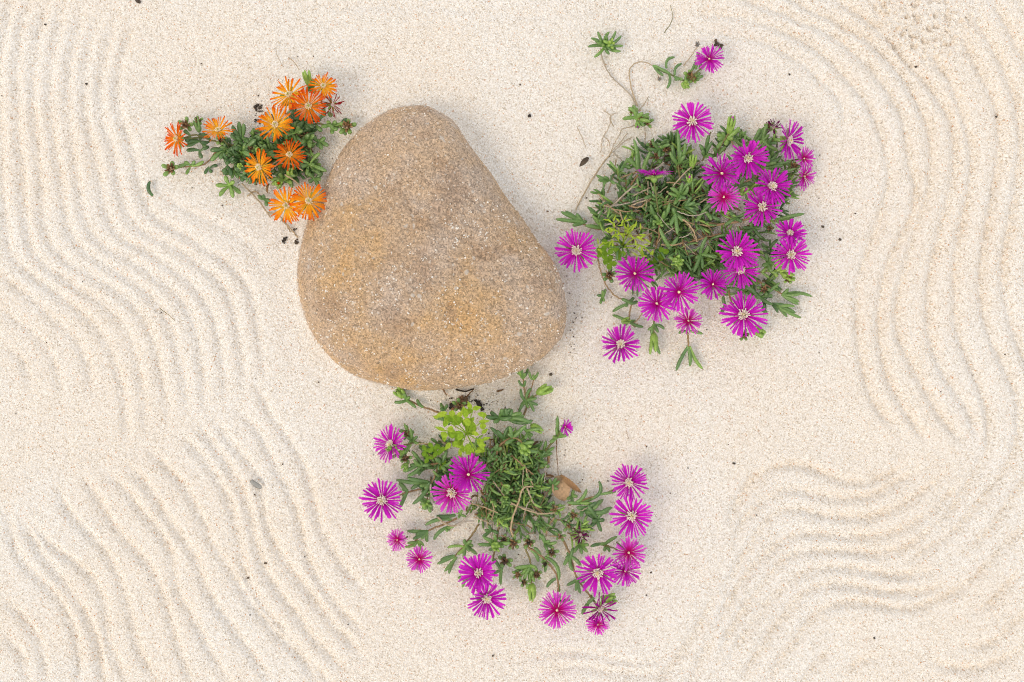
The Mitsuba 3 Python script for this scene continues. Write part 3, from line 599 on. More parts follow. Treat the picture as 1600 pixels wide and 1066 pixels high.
M.bud('3', 755, 285, 34, 7, 16, 0, 20, .7); M.bud('3', 625, 735, 14, 6.5, 26, 90, 75, .75); M.bud('3', 1215, 685, 16, 7, 16, 40, 60, .7); M.bud('3', 1380, 368, 20, 6, 18, 20, 55, .78); M.bud('3', 1330, 300, 22, 5, 16, -60, 60, .78, 'pink')
M.bud('8', 918, 522, 9, 6.5, 10, 60, 25, .72); M.bud('2', 1100, 535, 30, 5, 16, -40, 50, .7, 'pink'); M.bud('3', 460, 625, 12, 5, 16, 0, 30, .68)
for f, x, y, r, gr in (('2', 605, 275, 8, .4), ('2', 680, 295, 9, .45), ('2', 625, 335, 8, .4), ('2', 1385, 390, 8, .4), ('2', 840, 520, 9, .5), ('2', 800, 520, 7, .5), ('3', 370, 365, 9, .35), ('3', 1250, 445, 8, .35), ('3', 1140, 705, 7, .45), ('2', 750, 400, 6, .4),
                       ('8', 960, 450, 8, .62), ('8', 560, 790, 7, .6), ('8', 620, 815, 7, .55), ('8', 500, 730, 6, .6), ('2', 1245, 165, 6, .5), ('2', 935, 590, 6, .4), ('2', 1250, 735, 6, .2), ('2', 835, 880, 6, None), ('2', 930, 660, 5, .4), ('3', 1390, 385, 7, .7), ('8', 985, 470, 6, .6)):
    M.capsule(f, x, y, 22 if f != '8' else 10, r, .5, gr)
# outlying shoots towards the top
M.stem('8', [(245, 235, 12), (255, 300, 6), (290, 390, 4), (340, 465, 3), (420, 540, 3), (490, 615, 3), (525, 690, 4)], 1.1, .95)
M.fan('8', 275, 215, [(145, 220), (168, 150), (222, 98), (282, 120), (316, 100), (366, 94), (412, 128), (426, 212), (408, 255), (318, 280), (193, 303), (200, 165), (240, 160), (340, 160), (380, 180), (370, 240), (260, 200), (300, 170), (350, 205), (215, 190), (330, 250), (290, 240)], 9, 16, 5.2, .42)
M.rosette('8', 325, 200, 15, 6, 13, 5, .7)
M.stem('8', [(540, 690, 5), (500, 590, 4), (478, 480, 4), (480, 390, 4), (540, 345, 5), (620, 350, 6), (680, 375, 7)], 1.0, .8)
M.stem('8', [(680, 372, 7), (760, 425, 8), (850, 460, 8), (930, 490, 8), (1000, 430, 14), (1080, 360, 20)], 1.4, .2)
for x0, y0, x1, y1, bd in ((662, 365, 746, 450, .05), (672, 368, 805, 437, .03), (770, 392, 836, 302, -.32), (836, 445, 893, 354, -.25), (788, 440, 770, 552, -.14), (830, 455, 870, 485, 0), (860, 470, 900, 480, 0), (850, 460, 840, 490, 0), (960, 420, 1000, 335, .05), (1000, 400, 1010, 350, 0),
                         (1000, 470, 1062, 450, 0), (1000, 450, 1040, 425, 0), (1000, 480, 1030, 480, 0), (1030, 390, 1045, 350, 0), (930, 440, 925, 500, .1), (1040, 350, 1012, 260, 0), (1060, 380, 1030, 400, 0)): M.tip('8', x0, y0, x1, y1, 8, 11, 5.2, .38, bd)
M.rosette('8', 918, 522, 9, 6, 8, 5.5, .68)
M.fan('8', 530, 790, [(420, 793), (465, 700), (500, 682), (585, 745), (630, 748), (645, 815), (545, 870), (590, 850), (520, 750), (560, 750)], 8, 13, 6.5, .5)
M.stem('8', [(900, 370, 6), (960, 300, 8), (1010, 225, 10)], .7, .75)
M.capsule('8', 1015, 200, 12, 6.5, 1.0, None); M.capsule('8', 715, 475, 6, 5, .95, None)
for pts in ([(420, 870), (370, 960), (325, 1055)], [(460, 905), (400, 980), (330, 1052)], [(495, 938), (430, 975), (350, 1057)], [(270, 730), (322, 765), (300, 880), (270, 930), (248, 1060)], [(60, 860), (95, 930), (130, 1020)], [(350, 850), (322, 775), (380, 745)], [(270, 930), (310, 970), (320, 1010)], [(420, 870), (480, 855), (530, 840)], [(540, 730), (580, 690), (625, 610)], [(600, 860), (600, 950), (590, 1040)], [(700, 1040), (760, 960), (840, 890)]):
    M.stem('8', [(x, y, 4 + 3 * (n_ == 1)) for n_, (x, y) in enumerate(pts)], .7, .86)
# dry runners over the crown
for pts, r, t in (([(375, 310, 8), (270, 460, 9), (175, 635, 3)], 1.3, .82), ([(380, 310, 8), (470, 390, 12)], 1.3, 1.0), ([(520, 480, 24), (400, 590, 24), (300, 690, 16), (235, 770, 8)], 1.5, .95), ([(590, 510, 26), (470, 570, 24), (440, 590, 22)], 1.2, .9), ([(665, 370, 26), (590, 420, 26), (540, 440, 24)], 1.4, 1.0),
                  ([(300, 540, 14), (350, 600, 18), (440, 670, 26), (470, 690, 24)], 1.3, .8), ([(420, 640, 28), (450, 720, 30), (520, 815, 28)], 1.1, .75), ([(745, 670, 32), (810, 720, 34), (850, 810, 30)], 1.4, .72), ([(740, 640, 32), (830, 665, 36), (905, 645, 34)], .8, 1.0), ([(480, 775, 22), (560, 775, 26), (600, 760, 24)], 1.3, .6),
                  ([(600, 560, 22), (520, 620, 26), (420, 570, 20)], 1.3, .65), ([(640, 700, 26), (640, 770, 24), (615, 860, 18)], 1.4, .5), ([(910, 720, 20), (1040, 705, 24), (1140, 680, 26)], 2.0, .55), ([(870, 700, 22), (990, 715, 20), (900, 700, 20)], 1.2, .6), ([(650, 825, 26), (760, 820, 28), (800, 800, 24)], 1.2, .62),
                  ([(780, 820, 30), (840, 880, 26)], .8, .9), ([(1080, 500, 26), (1150, 462, 28)], 1.6, .55), ([(560, 585, 20), (640, 590, 26), (740, 575, 28)], 1.1, .7), ([(680, 530, 24), (740, 580, 28)], 1.6, .8), ([(590, 690, 20), (500, 745, 22), (380, 720, 18)], 1.1, .85), ([(400, 350, 10), (390, 420, 12), (350, 540, 10)], .9, .66),
                  ([(420, 460, 16), (490, 430, 18), (530, 420, 20)], 1.3, .7), ([(860, 570, 24), (960, 590, 28)], .9, .8), ([(270, 620, 6), (330, 630, 10), (380, 645, 14)], .8, .85), ([(680, 480, 26), (760, 490, 28), (790, 500, 28)], 1.0, .6)):
    M.stem('2', pts, r, t)
M.fan('2', 212, 706, [(64, 684), (94, 642), (118, 638), (158, 718), (178, 652), (235, 690)], 10, 16, 6.6, .3)
M.fan('2', 322, 735, [(240, 614), (228, 720), (298, 668), (270, 660), (345, 740), (330, 670)], 12, 20, 7, .36)
M.stem('2', [(345, 740, 10), (275, 735, 10), (212, 706, 10)], 1.4, .5)
M.fan('2', 530, 425, [(498, 238), (590, 308), (514, 320), (455, 345), (560, 350)], 20, 32, 6.5, .42); M.stem('2', [(480, 495, 18), (505, 460, 20), (535, 420, 24)], 1.6, .5)
M.fan('2', 745, 385, [(742, 190), (782, 258), (712, 268), (700, 310), (785, 330), (760, 300), (720, 350)], 22, 34, 6.5, .35); M.stem('2', [(760, 480, 20), (750, 430, 24), (745, 380, 26)], 1.5, .3)
M.fan('2', 895, 335, [(862, 268), (935, 255), (935, 345), (915, 215), (880, 300)], 24, 36, 6.5, .3); M.stem('2', [(880, 360, 22), (905, 280, 28), (925, 200, 30)], 1.4, .28)
M.stem('2', [(930, 345, 22), (985, 270, 26), (1030, 195, 28)], 1.8, .3); M.fan('2', 1010, 235, [(963, 240), (960, 210), (1086, 172), (1050, 235), (985, 200), (1005, 275), (955, 300)], 24, 30, 7.5, .55); M.fan('2', 960, 340, [(1010, 280), (905, 320), (940, 290)], 20, 30, 6.5, .35)
M.fan('2', 1170, 250, [(1232, 170), (1200, 180)], 20, 26, 6.5, .35); M.stem('2', [(1170, 300, 18), (1240, 270, 22), (1290, 235, 26)], 1.4, .3, 3, 20, 6, .45); M.fan('2', 1210, 250, [(1250, 215), (1240, 155), (1290, 250), (1180, 275), (1300, 305)], 20, 24, 6.5, .5)
M.fan('2', 1215, 392, [(1255, 328), (1300, 318), (1316, 346), (1375, 358), (1330, 385), (1225, 350), (1400, 400), (1290, 370)], 20, 26, 6, .35); M.stem('2', [(1160, 470, 18), (1190, 430, 20), (1230, 390, 22)], 1.5, .4)
M.fan('2', 1288, 690, [(1446, 655), (1410, 755), (1380, 680)], 20, 28, 6.2, .38); M.stem('2', [(1150, 680, 18), (1230, 700, 20), (1300, 690, 22)], 1.4, .4)
M.stem('3', [(1200, 390, 14), (1270, 425, 14), (1350, 470, 14)], 1.5, .5); M.fan('3', 1352, 475, [(1470, 464), (1524, 486), (1450, 516), (1448, 530), (1400, 500), (1390, 440)], 13, 16, 5.8, .42)
M.stem('3', [(1200, 470, 12), (1260, 510, 11), (1312, 535, 11)], 1.4, .4, 2, 20, 5.5, .3); M.fan('3', 1312, 537, [(1425, 541), (1430, 578), (1462, 607), (1380, 602), (1350, 560)], 10, 13, 5.8, .42); M.fan('3', 1230, 490, [(1180, 440), (1300, 530), (1150, 415), (1340, 405), (1300, 480)], 14, 18, 6.2, .3)
M.fan('2', 640, 695, [(592, 602), (696, 598), (615, 660), (668, 640)], 26, 40, 6.2, .38); M.rosette('2', 640, 705, 26, 5, 12, 5, .45)
M.fan('3', 822, 768, [(750, 908), (828, 882), (902, 898)], 12, 8, 6.2, .45); M.stem('3', [(815, 690, 26), (820, 730, 18), (822, 775, 12)], 1.5, .45); M.fan('3', 820, 680, [(765, 695), (902, 698)], 26, 24, 5.5, .35)
M.stem('3', [(640, 560, 22), (625, 630, 16), (625, 720, 14)], 1.4, .25); M.tip('3', 640, 755, 660, 812, 12, 8, 5.5, .35); M.fan('3', 628, 640, [(588, 675), (684, 672), (610, 700), (650, 690)], 16, 18, 5.5, .36)
M.stem('3', [(500, 500, 14), (490, 560, 12), (488, 630, 10), (520, 660, 8)], 1.3, .55); M.stem('3', [(510, 640, 10), (545, 600, 16), (570, 560, 24)], 1.1, .7); M.fan('3', 480, 525, [(390, 572), (440, 500), (530, 510), (465, 545), (510, 490)], 16, 14, 6, .25); M.fan('3', 480, 628, [(388, 590), (565, 658), (455, 650), (520, 625)], 10, 10, 5.5, .35)
M.fan('3', 330, 490, [(300, 480), (322, 528), (345, 470), (340, 515), (330, 450), (350, 440)], 6, 9, 5, .4); M.stem('3', [(300, 240, 16), (320, 340, 12), (360, 430, 8), (440, 500, 5), (500, 505, 6)], 1.2, .6)
M.fan('3', 1120, 420, [(1060, 410), (1128, 438), (1180, 450), (1095, 400)], 16, 20, 6, .3); M.fan('3', 1030, 540, [(1005, 585), (1020, 480)], 14, 18, 6, .35); M.fan('3', 1240, 560, [(1252, 530), (1270, 575)], 14, 16, 6, .3); M.stem('3', [(1050, 440, 16), (1060, 500, 20), (1090, 560, 22)], 1.4, .5)
M.rosette('3', 1200, 675, 14, 6, 12, 6, .6); M.rosette('3', 755, 290, 30, 7, 16, 6.5, .6)
M.stem('3', [(1190, 360, 18), (1280, 340, 18), (1350, 350, 20)], 1.4, .25, 4, 16, 5.5, .7); M.fan('3', 1275, 290, [(1260, 240), (1300, 260), (1240, 310), (1350, 290), (1295, 345)], 18, 24, 7, .35); M.fan('3', 1280, 200, [(1330, 160), (1240, 180), (1300, 230)], 16, 20, 5.5, .35)
M.fan('2', 880, 640, [(960, 575), (915, 590), (840, 700), (930, 690), (980, 690)], 26, 34, 6.5, .35); M.fan('2', 1060, 680, [(1030, 640), (1130, 640), (1000, 720), (1100, 700)], 22, 26, 6.2, .3); M.fan('2', 1080, 505, [(1110, 455), (1060, 500), (1150, 490)], 26, 32, 6.2, .3)
M.fan('2', 750, 560, [(770, 480), (790, 570), (700, 510), (690, 540), (800, 500), (720, 600), (850, 460)], 26, 36, 6.4, .34); M.fan('2', 780, 610, [(870, 600), (860, 630), (840, 590), (820, 560), (850, 660)], 28, 36, 6.4, .26)
M.fan('2', 730, 650, [(740, 770), (715, 620), (700, 720), (770, 700)], 30, 34, 6.6, .35); M.fan('2', 700, 850, [(745, 780), (690, 840), (650, 750), (640, 730)], 26, 30, 6.4, .34); M.fan('2', 870, 880, [(880, 960), (830, 980), (840, 900), (910, 830), (960, 900), (905, 780)], 24, 30, 6.4, .34)
M.fan('2', 600, 550, [(555, 570), (625, 500), (570, 520), (600, 500)], 26, 32, 6.4, .3); M.fan('2', 360, 470, [(300, 465), (330, 450), (395, 490), (290, 440), (330, 500)], 14, 18, 5.5, .35); M.fan('2', 440, 390, [(465, 345), (420, 420), (480, 400)], 18, 24, 5.5, .34); M.fan('2', 650, 300, [(600, 255), (700, 270), (575, 290), (640, 340)], 20, 26, 5.5, .35)
M.fan('3', 580, 250, [(600, 270), (560, 230)], 22, 24, 6, .15); M.fan('3', 880, 300, [(830, 340), (880, 370), (860, 260)], 22, 24, 6, .3); M.fan('2', 1160, 730, [(1120, 760), (1200, 740), (1150, 700), (1210, 790), (1100, 730)], 18, 22, 6, .22)
CROWN = (1040, 330)
M.thicket([(925, 330), (950, 262), (990, 225), (1050, 215), (1100, 235), (1120, 290), (1150, 345), (1180, 365), (1135, 400), (1110, 430), (1060, 430), (1010, 400), (965, 400), (930, 370)], 95, 27, 29, 4.0, .38, .17, crown=CROWN)
M.tangle(1030, 330, 85, 80, 34, 14, 32)
M.thicket([(950, 320), (970, 290), (1010, 270), (1060, 280), (1080, 330), (1050, 360), (1000, 350), (960, 350)], 60, 30, 14, 4.6, .3, .12, crown=CROWN)
M.thicket([(1120, 200), (1200, 215), (1250, 270), (1215, 340), (1240, 410), (1215, 450), (1150, 460), (1050, 440), (990, 450), (960, 420), (1100, 380), (1180, 360), (1160, 300), (1120, 260)], 66, 20, 29, 4.0, .42, .15, crown=CROWN)
M.litter(1060, 340, 110, 90, 170)
M.finish()

# ---- the lower magenta one, below the boulder
N = Plant('ice_plant_002', 21, shape='finger', flat=.85)
tag('ice_plant_002', 'spreading succulent with magenta daisy flowers below the boulder', 'plant')
for f, x, y, r, z, ti, to, st, pal in (('4', 275, 598, 29, 30, 36, 195, 'open', 'magenta'), ('4', 208, 985, 32, 32, 6, -90, 'open', 'magenta'), ('4', 808, 808, 32, 50, 4, -90, 'young', 'magenta'), ('4', 695, 930, 31, 42, 10, 180, 'open', 'pink'),
                                       ('5', 903, 862, 28, 34, 12, 180, 'open', 'magenta'), ('7', 962, 122, 32, 40, 6, 180, 'open', 'magenta'), ('7', 937, 386, 26, 42, 6, 0, 'young', 'pink'), ('7', 912, 516, 24, 34, 14, 90, 'young', 'magenta'),
                                       ('7', 714, 526, 34, 46, 8, 180, 'open', 'magenta'), ('7', 418, 806, 28, 30, 14, -90, 'young', 'pink'), ('7', 714, 905, 18, 22, 22, 100, 'young', 'pink'), ('6', 330, 295, 17, 24, 24, 180, 'young', 'pink'),
                                       ('6', 487, 437, 20, 26, 10, -90, 'young', 'pink'), ('6', 918, 535, 31, 36, 14, -120, 'open', 'magenta'), ('6', 972, 716, 30, 40, 8, 60, 'open', 'magenta')):
    N.flower(x, y, r, z, ti, to, 17, st, pal, f=f)
N.flower(730, 797, 26, 28, 10, 10, 25, 'wilt', 'faded', 30, 'wilting magenta flower with curled petals', f='7', thin=1.0)
N.flower(455, 475, 14, 26, 38, 5, 30, 'young', 'magenta', 22, 'small half open magenta flower', f='5', thin=1.5, stalk=(400, 550, 14))
N.flower(588, 260, 14, 24, 12, -60, 30, 'wilt', 'wilt', 20, 'withered purple flower', f='7', thin=1.0)
for f, x, y, r, t in (('7', 398, 62, 8, .6), ('7', 540, 118, 7, .6), ('7', 505, 195, 7, .7), ('7', 440, 268, 6, .65), ('7', 380, 385, 8, .35), ('7', 105, 320, 9, .45), ('7', 40, 445, 9, .35), ('7', 215, 312, 8, .35), ('7', 270, 545, 8, .4), ('7', 135, 545, 6, .45), ('4', 370, 690, 8, .4), ('4', 385, 515, 8, .45), ('4', 745, 330, 8, .45), ('7', 180, 600, 6, .4), ('6', 1100, 300, 7, .3), ('7', 35, 300, 7, .3), ('7', 330, 470, 5, .2)):
    N.capsule(f, x, y, 20, r, t, .5)
N.bud('5', 300, 225, 16, 7, 22, -25, 65, .72, None); N.bud('5', 250, 480, 22, 6, 18, 30, 60, .72); N.bud('5', 172, 620, 30, 8, 20, 40, 40, .7); N.bud('4', 340, 245, 12, 7, 18, -130, 50, .75); N.bud('6', 1040, 340, 26, 7, 14, 0, 20, .72); N.bud('4', 265, 625, 34, 4, 10, 180, 40, .7); N.bud('4', 315, 615, 34, 4, 10, 180, 40, .7)
N.bud('4', 345, 650, 32, 4, 10, 160, 40, .7); N.bud('7', 240, 660, 12, 6, 22, 90, 70, .8); N.bud('7', 790, 725, 20, 7, 20, -10, 50, .68); N.bud('4', 370, 748, 24, 5, 12, 120, 40, .65); N.bud('7', 40, 20, 30, 5, 12, 0, 20, .5)
N.stem('5', [(170, 395, 8), (190, 330, 10), (180, 250, 11), (165, 140, 12)], 1.5, .45, 2, 16, 5.2, .32); N.fan('5', 165, 135, [(106, 82), (154, 38), (200, 70), (130, 60), (180, 100)], 12, 18, 5.2, .45)
N.stem('5', [(180, 320, 9), (225, 205, 11), (240, 150, 12)], 1.1, .5); N.fan('5', 240, 145, [(210, 90), (272, 95), (262, 125), (230, 115)], 12, 16, 4.8, .5); N.stem('5', [(190, 315, 10), (240, 270, 13), (280, 235, 15)], 1.4, .3)
N.fan('5', 185, 290, [(150, 210), (225, 205), (160, 265), (262, 275), (170, 320), (270, 325), (150, 345), (242, 372), (135, 375), (205, 345)], 10, 15, 5.6, .3)
N.fan('5', 60, 420, [(175, 395), (225, 452), (235, 430), (160, 380), (40, 345), (85, 350), (200, 440), (20, 350)], 22, 28, 7.5, .27); N.fan('5', 100, 555, [(165, 490), (75, 470), (190, 465), (40, 590), (60, 520), (130, 500)], 26, 32, 6.8, .4)
N.stem('5', [(0, 660, 20), (40, 590, 24), (90, 550, 28), (130, 560, 30), (165, 610, 30)], 1.8, .4); N.fan('5', 150, 600, [(120, 590), (185, 560), (165, 680), (185, 715), (270, 650), (245, 580), (135, 630)], 28, 32, 6.2, .42)
N.fan('5', 190, 510, [(165, 480), (285, 490), (232, 540), (175, 560), (215, 560)], 22, 26, 6, .38)
N.stem('5', [(275, 700, 10), (330, 630, 12), (400, 550, 14), (440, 500, 18)], 1.6, .3); N.fan('5', 405, 545, [(405, 400), (482, 528), (375, 545), (430, 500), (350, 585), (395, 480)], 14, 22, 6.4, .42); N.fan('5', 300, 680, [(385, 618), (370, 658), (325, 572), (280, 690), (310, 640)], 10, 14, 6, .38)
N.stem('5', [(260, 650, 12), (275, 760, 12), (270, 850, 14)], 1.2, .4); N.fan('5', 305, 735, [(350, 750), (290, 705), (330, 715), (280, 750)], 12, 14, 6, .45)
N.stem('5', [(480, 1020, 14), (560, 990, 16), (640, 965, 18), (740, 935, 20), (800, 908, 22)], 1.5, .42); N.tip('5', 640, 975, 690, 848, 18, 22, 6.5, .35, .28); N.tip('5', 530, 1000, 608, 905, 16, 22, 6.2, .33, .12); N.fan('5', 600, 1060, [(722, 978), (690, 1000), (650, 1050), (760, 1060)], 16, 20, 8, .28); N.fan('5', 560, 1010, [(650, 1005), (500, 1010), (660, 970), (470, 1000)], 16, 18, 6, .33); N.tip('5', 690, 945, 812, 925, 18, 24, 5, .3)
N.fan('5', 360, 890, [(420, 850), (340, 950), (385, 920), (320, 870), (400, 830), (350, 835), (410, 910)], 16, 22, 6, .35); N.fan('5', 500, 960, [(520, 905), (545, 960), (470, 980), (510, 1000)], 12, 18, 6, .4)
N.stem('7', [(440, 260, 16), (510, 400, 12), (560, 560, 8), (640, 680, 8), (700, 760, 16)], 1.6, .45); N.fan('7', 520, 420, [(470, 482), (535, 520), (480, 430), (590, 480), (540, 350), (490, 385)], 12, 16, 6.4, .33); N.fan('7', 570, 580, [(490, 625), (555, 590), (590, 685), (620, 600), (555, 665)], 8, 10, 6, .33)
N.stem('7', [(190, 340, 16), (290, 400, 16), (370, 480, 14), (418, 560, 12), (425, 680, 16)], 1.6, .5); N.tip('7', 330, 420, 432, 590, 15, 14, 7, .33, -.2); N.tip('7', 410, 575, 345, 640, 12, 8, 6, .3, .1); N.tip('7', 300, 415, 330, 530, 15, 10, 6.2, .32, -.15); N.tip('7', 425, 600, 436, 672, 12, 12, 5, .4); N.tip('7', 300, 405, 250, 350, 15, 18, 6, .35); N.tip('7', 230, 370, 282, 455, 15, 12, 6.5, .3, -.15); N.fan('7', 430, 740, [(515, 728), (395, 720), (440, 690)], 12, 14, 5.5, .3)
N.stem('7', [(180, 330, 18), (215, 420, 14), (235, 500, 12), (230, 640, 10)], 1.4, .35); N.fan('7', 225, 480, [(108, 500), (100, 540), (150, 570), (168, 640), (240, 560), (275, 500), (200, 530), (255, 600), (180, 490), (225, 610)], 14, 16, 6, .5); N.fan('7', 230, 620, [(215, 700), (240, 722), (262, 690), (195, 650)], 10, 12, 5.5, .7)
N.fan('7', 640, 760, [(600, 838), (640, 780), (690, 715), (620, 800)], 10, 12, 6.5, .42); N.fan('7', 760, 730, [(815, 705), (815, 740), (740, 700)], 16, 20, 6.5, .5); N.fan('7', 710, 150, [(765, 150), (740, 235), (620, 90), (670, 160), (820, 60), (640, 40), (660, 200)], 16, 20, 7, .22); N.fan('7', 770, 330, [(856, 270), (730, 330), (800, 385), (760, 380), (660, 345)], 14, 20, 5.8, .33); N.stem('7', [(740, 330, 14), (800, 345, 20), (880, 380, 26)], 1.2, .3)
N.fan('7', 590, 330, [(640, 385), (545, 390), (600, 400), (560, 300), (620, 290), (650, 330)], 14, 22, 6, .45); N.fan('7', 330, 320, [(310, 250), (350, 370), (290, 250), (400, 360), (370, 300), (420, 310)], 14, 20, 5.6, .42); N.fan('7', 620, 60, [(710, 20), (690, 80), (560, 60), (745, 10), (600, 130)], 18, 22, 7, .24)
N.stem('6', [(760, 140, 12), (660, 185, 10), (560, 225, 9), (470, 290, 10), (420, 340, 14)], 1.5, .5); N.fan('6', 545, 235, [(398, 230), (545, 310), (460, 260), (500, 290), (440, 290)], 10, 13, 6.4, .33); N.tip('6', 720, 150, 530, 190, 12, 12, 6.6, .33, .12); N.tip('6', 700, 200, 592, 296, 12, 10, 6.6, .33, .12); N.tip('6', 750, 115, 610, 122, 14, 16, 6.8, .26); N.fan('6', 480, 310, [(400, 320), (520, 340), (515, 380), (380, 345), (450, 350)], 10, 14, 5, .55)
N.stem('6', [(920, 180, 12), (860, 270, 11), (800, 350, 9), (740, 420, 8)], 1.4, .4); N.fan('6', 750, 415, [(616, 470), (668, 526), (702, 542), (640, 440)], 8, 8, 6, .36); N.tip('6', 810, 345, 690, 352, 10, 8, 5, .55, .08); N.fan('6', 830, 330, [(870, 300), (808, 435), (760, 400), (905, 400), (850, 380), (815, 290), (880, 340)], 12, 18, 6, .36)
N.stem('6', [(1090, 90, 16), (1065, 200, 15), (1045, 310, 15), (1020, 450, 14)], 1.6, .42); N.fan('6', 1045, 320, [(908, 325), (945, 272), (1150, 320), (990, 300), (1030, 250), (990, 370), (1100, 350)], 16, 24, 6.2, .42); N.tip('6', 1090, 480, 1078, 620, 12, 8, 6, .35, .05); N.fan('6', 1070, 510, [(1000, 545), (1020, 430), (1110, 440)], 12, 16, 6, .33); N.fan('6', 840, 560, [(765, 570), (808, 610), (800, 640)], 10, 12, 6, .45)
N.fan('6', 1010, 230, [(945, 275), (960, 225), (990, 190), (1060, 250)], 14, 18, 6, .33); N.fan('6', 680, 215, [(740, 200), (690, 240), (720, 230)], 12, 14, 4.5, .5); N.fan('6', 780, 110, [(750, 85), (830, 130), (800, 80), (770, 140)], 16, 20, 4.5, .5)
N.stem('4', [(630, 385, 8), (560, 360, 9), (490, 335, 9), (380, 285, 10)], 1.5, .5); N.fan('4', 375, 290, [(338, 175), (292, 305), (445, 345), (350, 230), (400, 265)], 10, 15, 6, .45); N.tip('4', 500, 340, 452, 282, 9, 12, 6, .33)
N.stem('4', [(560, 610, 12), (450, 585, 16), (370, 600, 22), (330, 610, 26)], 1.3, .3); N.fan('4', 420, 570, [(360, 450), (405, 485), (455, 540), (380, 545), (470, 600), (350, 690), (330, 700)], 16, 22, 5.5, .48); N.fan('4', 320, 660, [(290, 640), (345, 700), (260, 690), (380, 640)], 22, 28, 5.5, .5)
N.stem('4', [(660, 715, 12), (550, 735, 14), (480, 740, 16)], 1.6, .45); N.fan('4', 485, 742, [(414, 642), (382, 818), (400, 742), (545, 735), (430, 700), (360, 790)], 15, 19, 6.6, .34); N.fan('4', 620, 740, [(660, 640), (690, 760), (650, 780), (580, 690), (700, 700)], 18, 24, 6.4, .3)
N.stem('4', [(600, 740, 10), (570, 830, 12), (545, 880, 12)], 1.3, .55); N.fan('4', 535, 865, [(306, 842), (380, 830), (418, 1012), (470, 880), (500, 900), (410, 910)], 12, 16, 7, .34); N.stem('4', [(480, 910, 10), (400, 925, 12), (330, 950, 16)], 1.4, .5); N.fan('4', 385, 925, [(325, 862), (332, 1035), (350, 960), (345, 900)], 11, 14, 7, .32)
N.rosette('4', 520, 1005, 12, 9, 16, 6, .42, (-.2, -.5, 1)); N.fan('4', 520, 990, [(480, 970), (475, 1020), (555, 1050), (500, 1050)], 12, 14, 5.5, .42); N.stem('4', [(540, 870, 12), (545, 960, 12), (520, 1000, 12)], 1.3, .9)
N.fan('4', 645, 355, [(615, 310), (660, 320), (610, 350)], 10, 13, 6, .3); N.fan('4', 650, 430, [(570, 415), (600, 390), (680, 460)], 10, 12, 6, .25); N.fan('4', 1020, 410, [(930, 400), (1100, 350), (1040, 350), (960, 370), (1105, 410), (980, 440)], 22, 28, 7.6, .28)
N.stem('4', [(1110, 550, 26), (1030, 600, 26), (1000, 720, 20)], 1.7, .5); N.fan('4', 1000, 640, [(985, 610), (960, 700), (1010, 590), (1040, 620)], 22, 28, 6.5, .3); N.fan('4', 1050, 560, [(1095, 470), (1110, 590), (1000, 500), (960, 480)], 22, 28, 6.5, .3)
for f, pts, r, t in (('5', [(110, 1060, 24), (140, 970, 28), (180, 895, 32), (235, 890, 30)], 1.5, .78), ('5', [(195, 900, 32), (225, 980, 28), (265, 1040, 24)], 1.2, .85), ('5', [(0, 1000, 20), (120, 1020, 24), (260, 1066, 20)], 1.2, .9), ('5', [(75, 660, 22), (150, 730, 26), (240, 810, 22)], 1.0, .55), ('5', [(175, 740, 26), (210, 830, 26), (235, 880, 30)], 1.0, .75),
                     ('5', [(280, 815, 10), (360, 822, 8)], 1.2, .65), ('5', [(200, 780, 20), (280, 870, 18), (320, 930, 14)], 1.1, .5), ('4', [(960, 570, 16), (945, 690, 18), (930, 750, 16)], 1.1, .6), ('4', [(420, 620, 26), (490, 590, 28), (560, 595, 24)], .7, .8), ('4', [(530, 660, 24), (600, 720, 24), (640, 790, 20)], .7, .35), ('4', [(600, 560, 12), (690, 625, 14)], 1.2, .9),
                     ('4', [(545, 870, 14), (548, 930, 14), (570, 1000, 10)], 1.8, 1.0), ('4', [(980, 850, 22), (1060, 960, 24)], .9, .85), ('6', [(620, 130, 18), (720, 195, 20), (760, 190, 20)], 1.4, .85), ('6', [(710, 230, 14), (760, 180, 20), (885, 160, 24)], 1.2, 1.0), ('6', [(770, 185, 20), (860, 110, 24), (950, 30, 26)], 1.6, 1.0), ('6', [(880, 130, 24), (940, 150, 24), (1010, 180, 22)], 1.1, .8), ('6', [(990, 100, 20), (1060, 160, 20)], .9, .7),
                     ('7', [(100, 270, 20), (85, 210, 26), (110, 100, 32), (150, 0, 32)], 1.5, .75), ('7', [(80, 20, 26), (200, 80, 30), (310, 105, 28), (405, 100, 24)], 1.2, .8), ('7', [(340, 270, 14), (360, 190, 22), (405, 130, 24)], 1.2, .55), ('7', [(190, 180, 12), (250, 220, 10)], 1.1, .5), ('7', [(210, 250, 6), (270, 245, 6)], .9, .7), ('7', [(570, 100, 22), (640, 60, 26)], .8, .9), ('7', [(370, 265, 14), (430, 275, 16)], 1.2, .7), ('7', [(15, 260, 20), (80, 300, 18)], 1.4, .55), ('5', [(900, 560, 3), (880, 500, 3)], .4, .5)):
    N.stem(f, pts, r, t)
CROWN = (775, 745)
N.thicket([(700, 700), (755, 690), (800, 670), (840, 690), (850, 730), (850, 790), (905, 800), (930, 815), (915, 845), (850, 835), (800, 830), (760, 815), (730, 800), (760, 770), (745, 720)], 100, 24, 24, 3.9, .41, .15, crown=CROWN)
N.tangle(790, 760, 70, 60, 26, 10, 28)
N.thicket([(765, 700), (810, 690), (840, 720), (835, 770), (800, 800), (760, 790), (750, 760)], 66, 28, 12, 4.6, .38, .12, crown=CROWN)
N.thicket([(660, 690), (700, 690), (720, 720), (690, 780), (650, 760)], 22, 16, 18, 4.8, .32, .12, crown=CROWN)
N.litter(790, 750, 75, 75, 120)
N.finish()

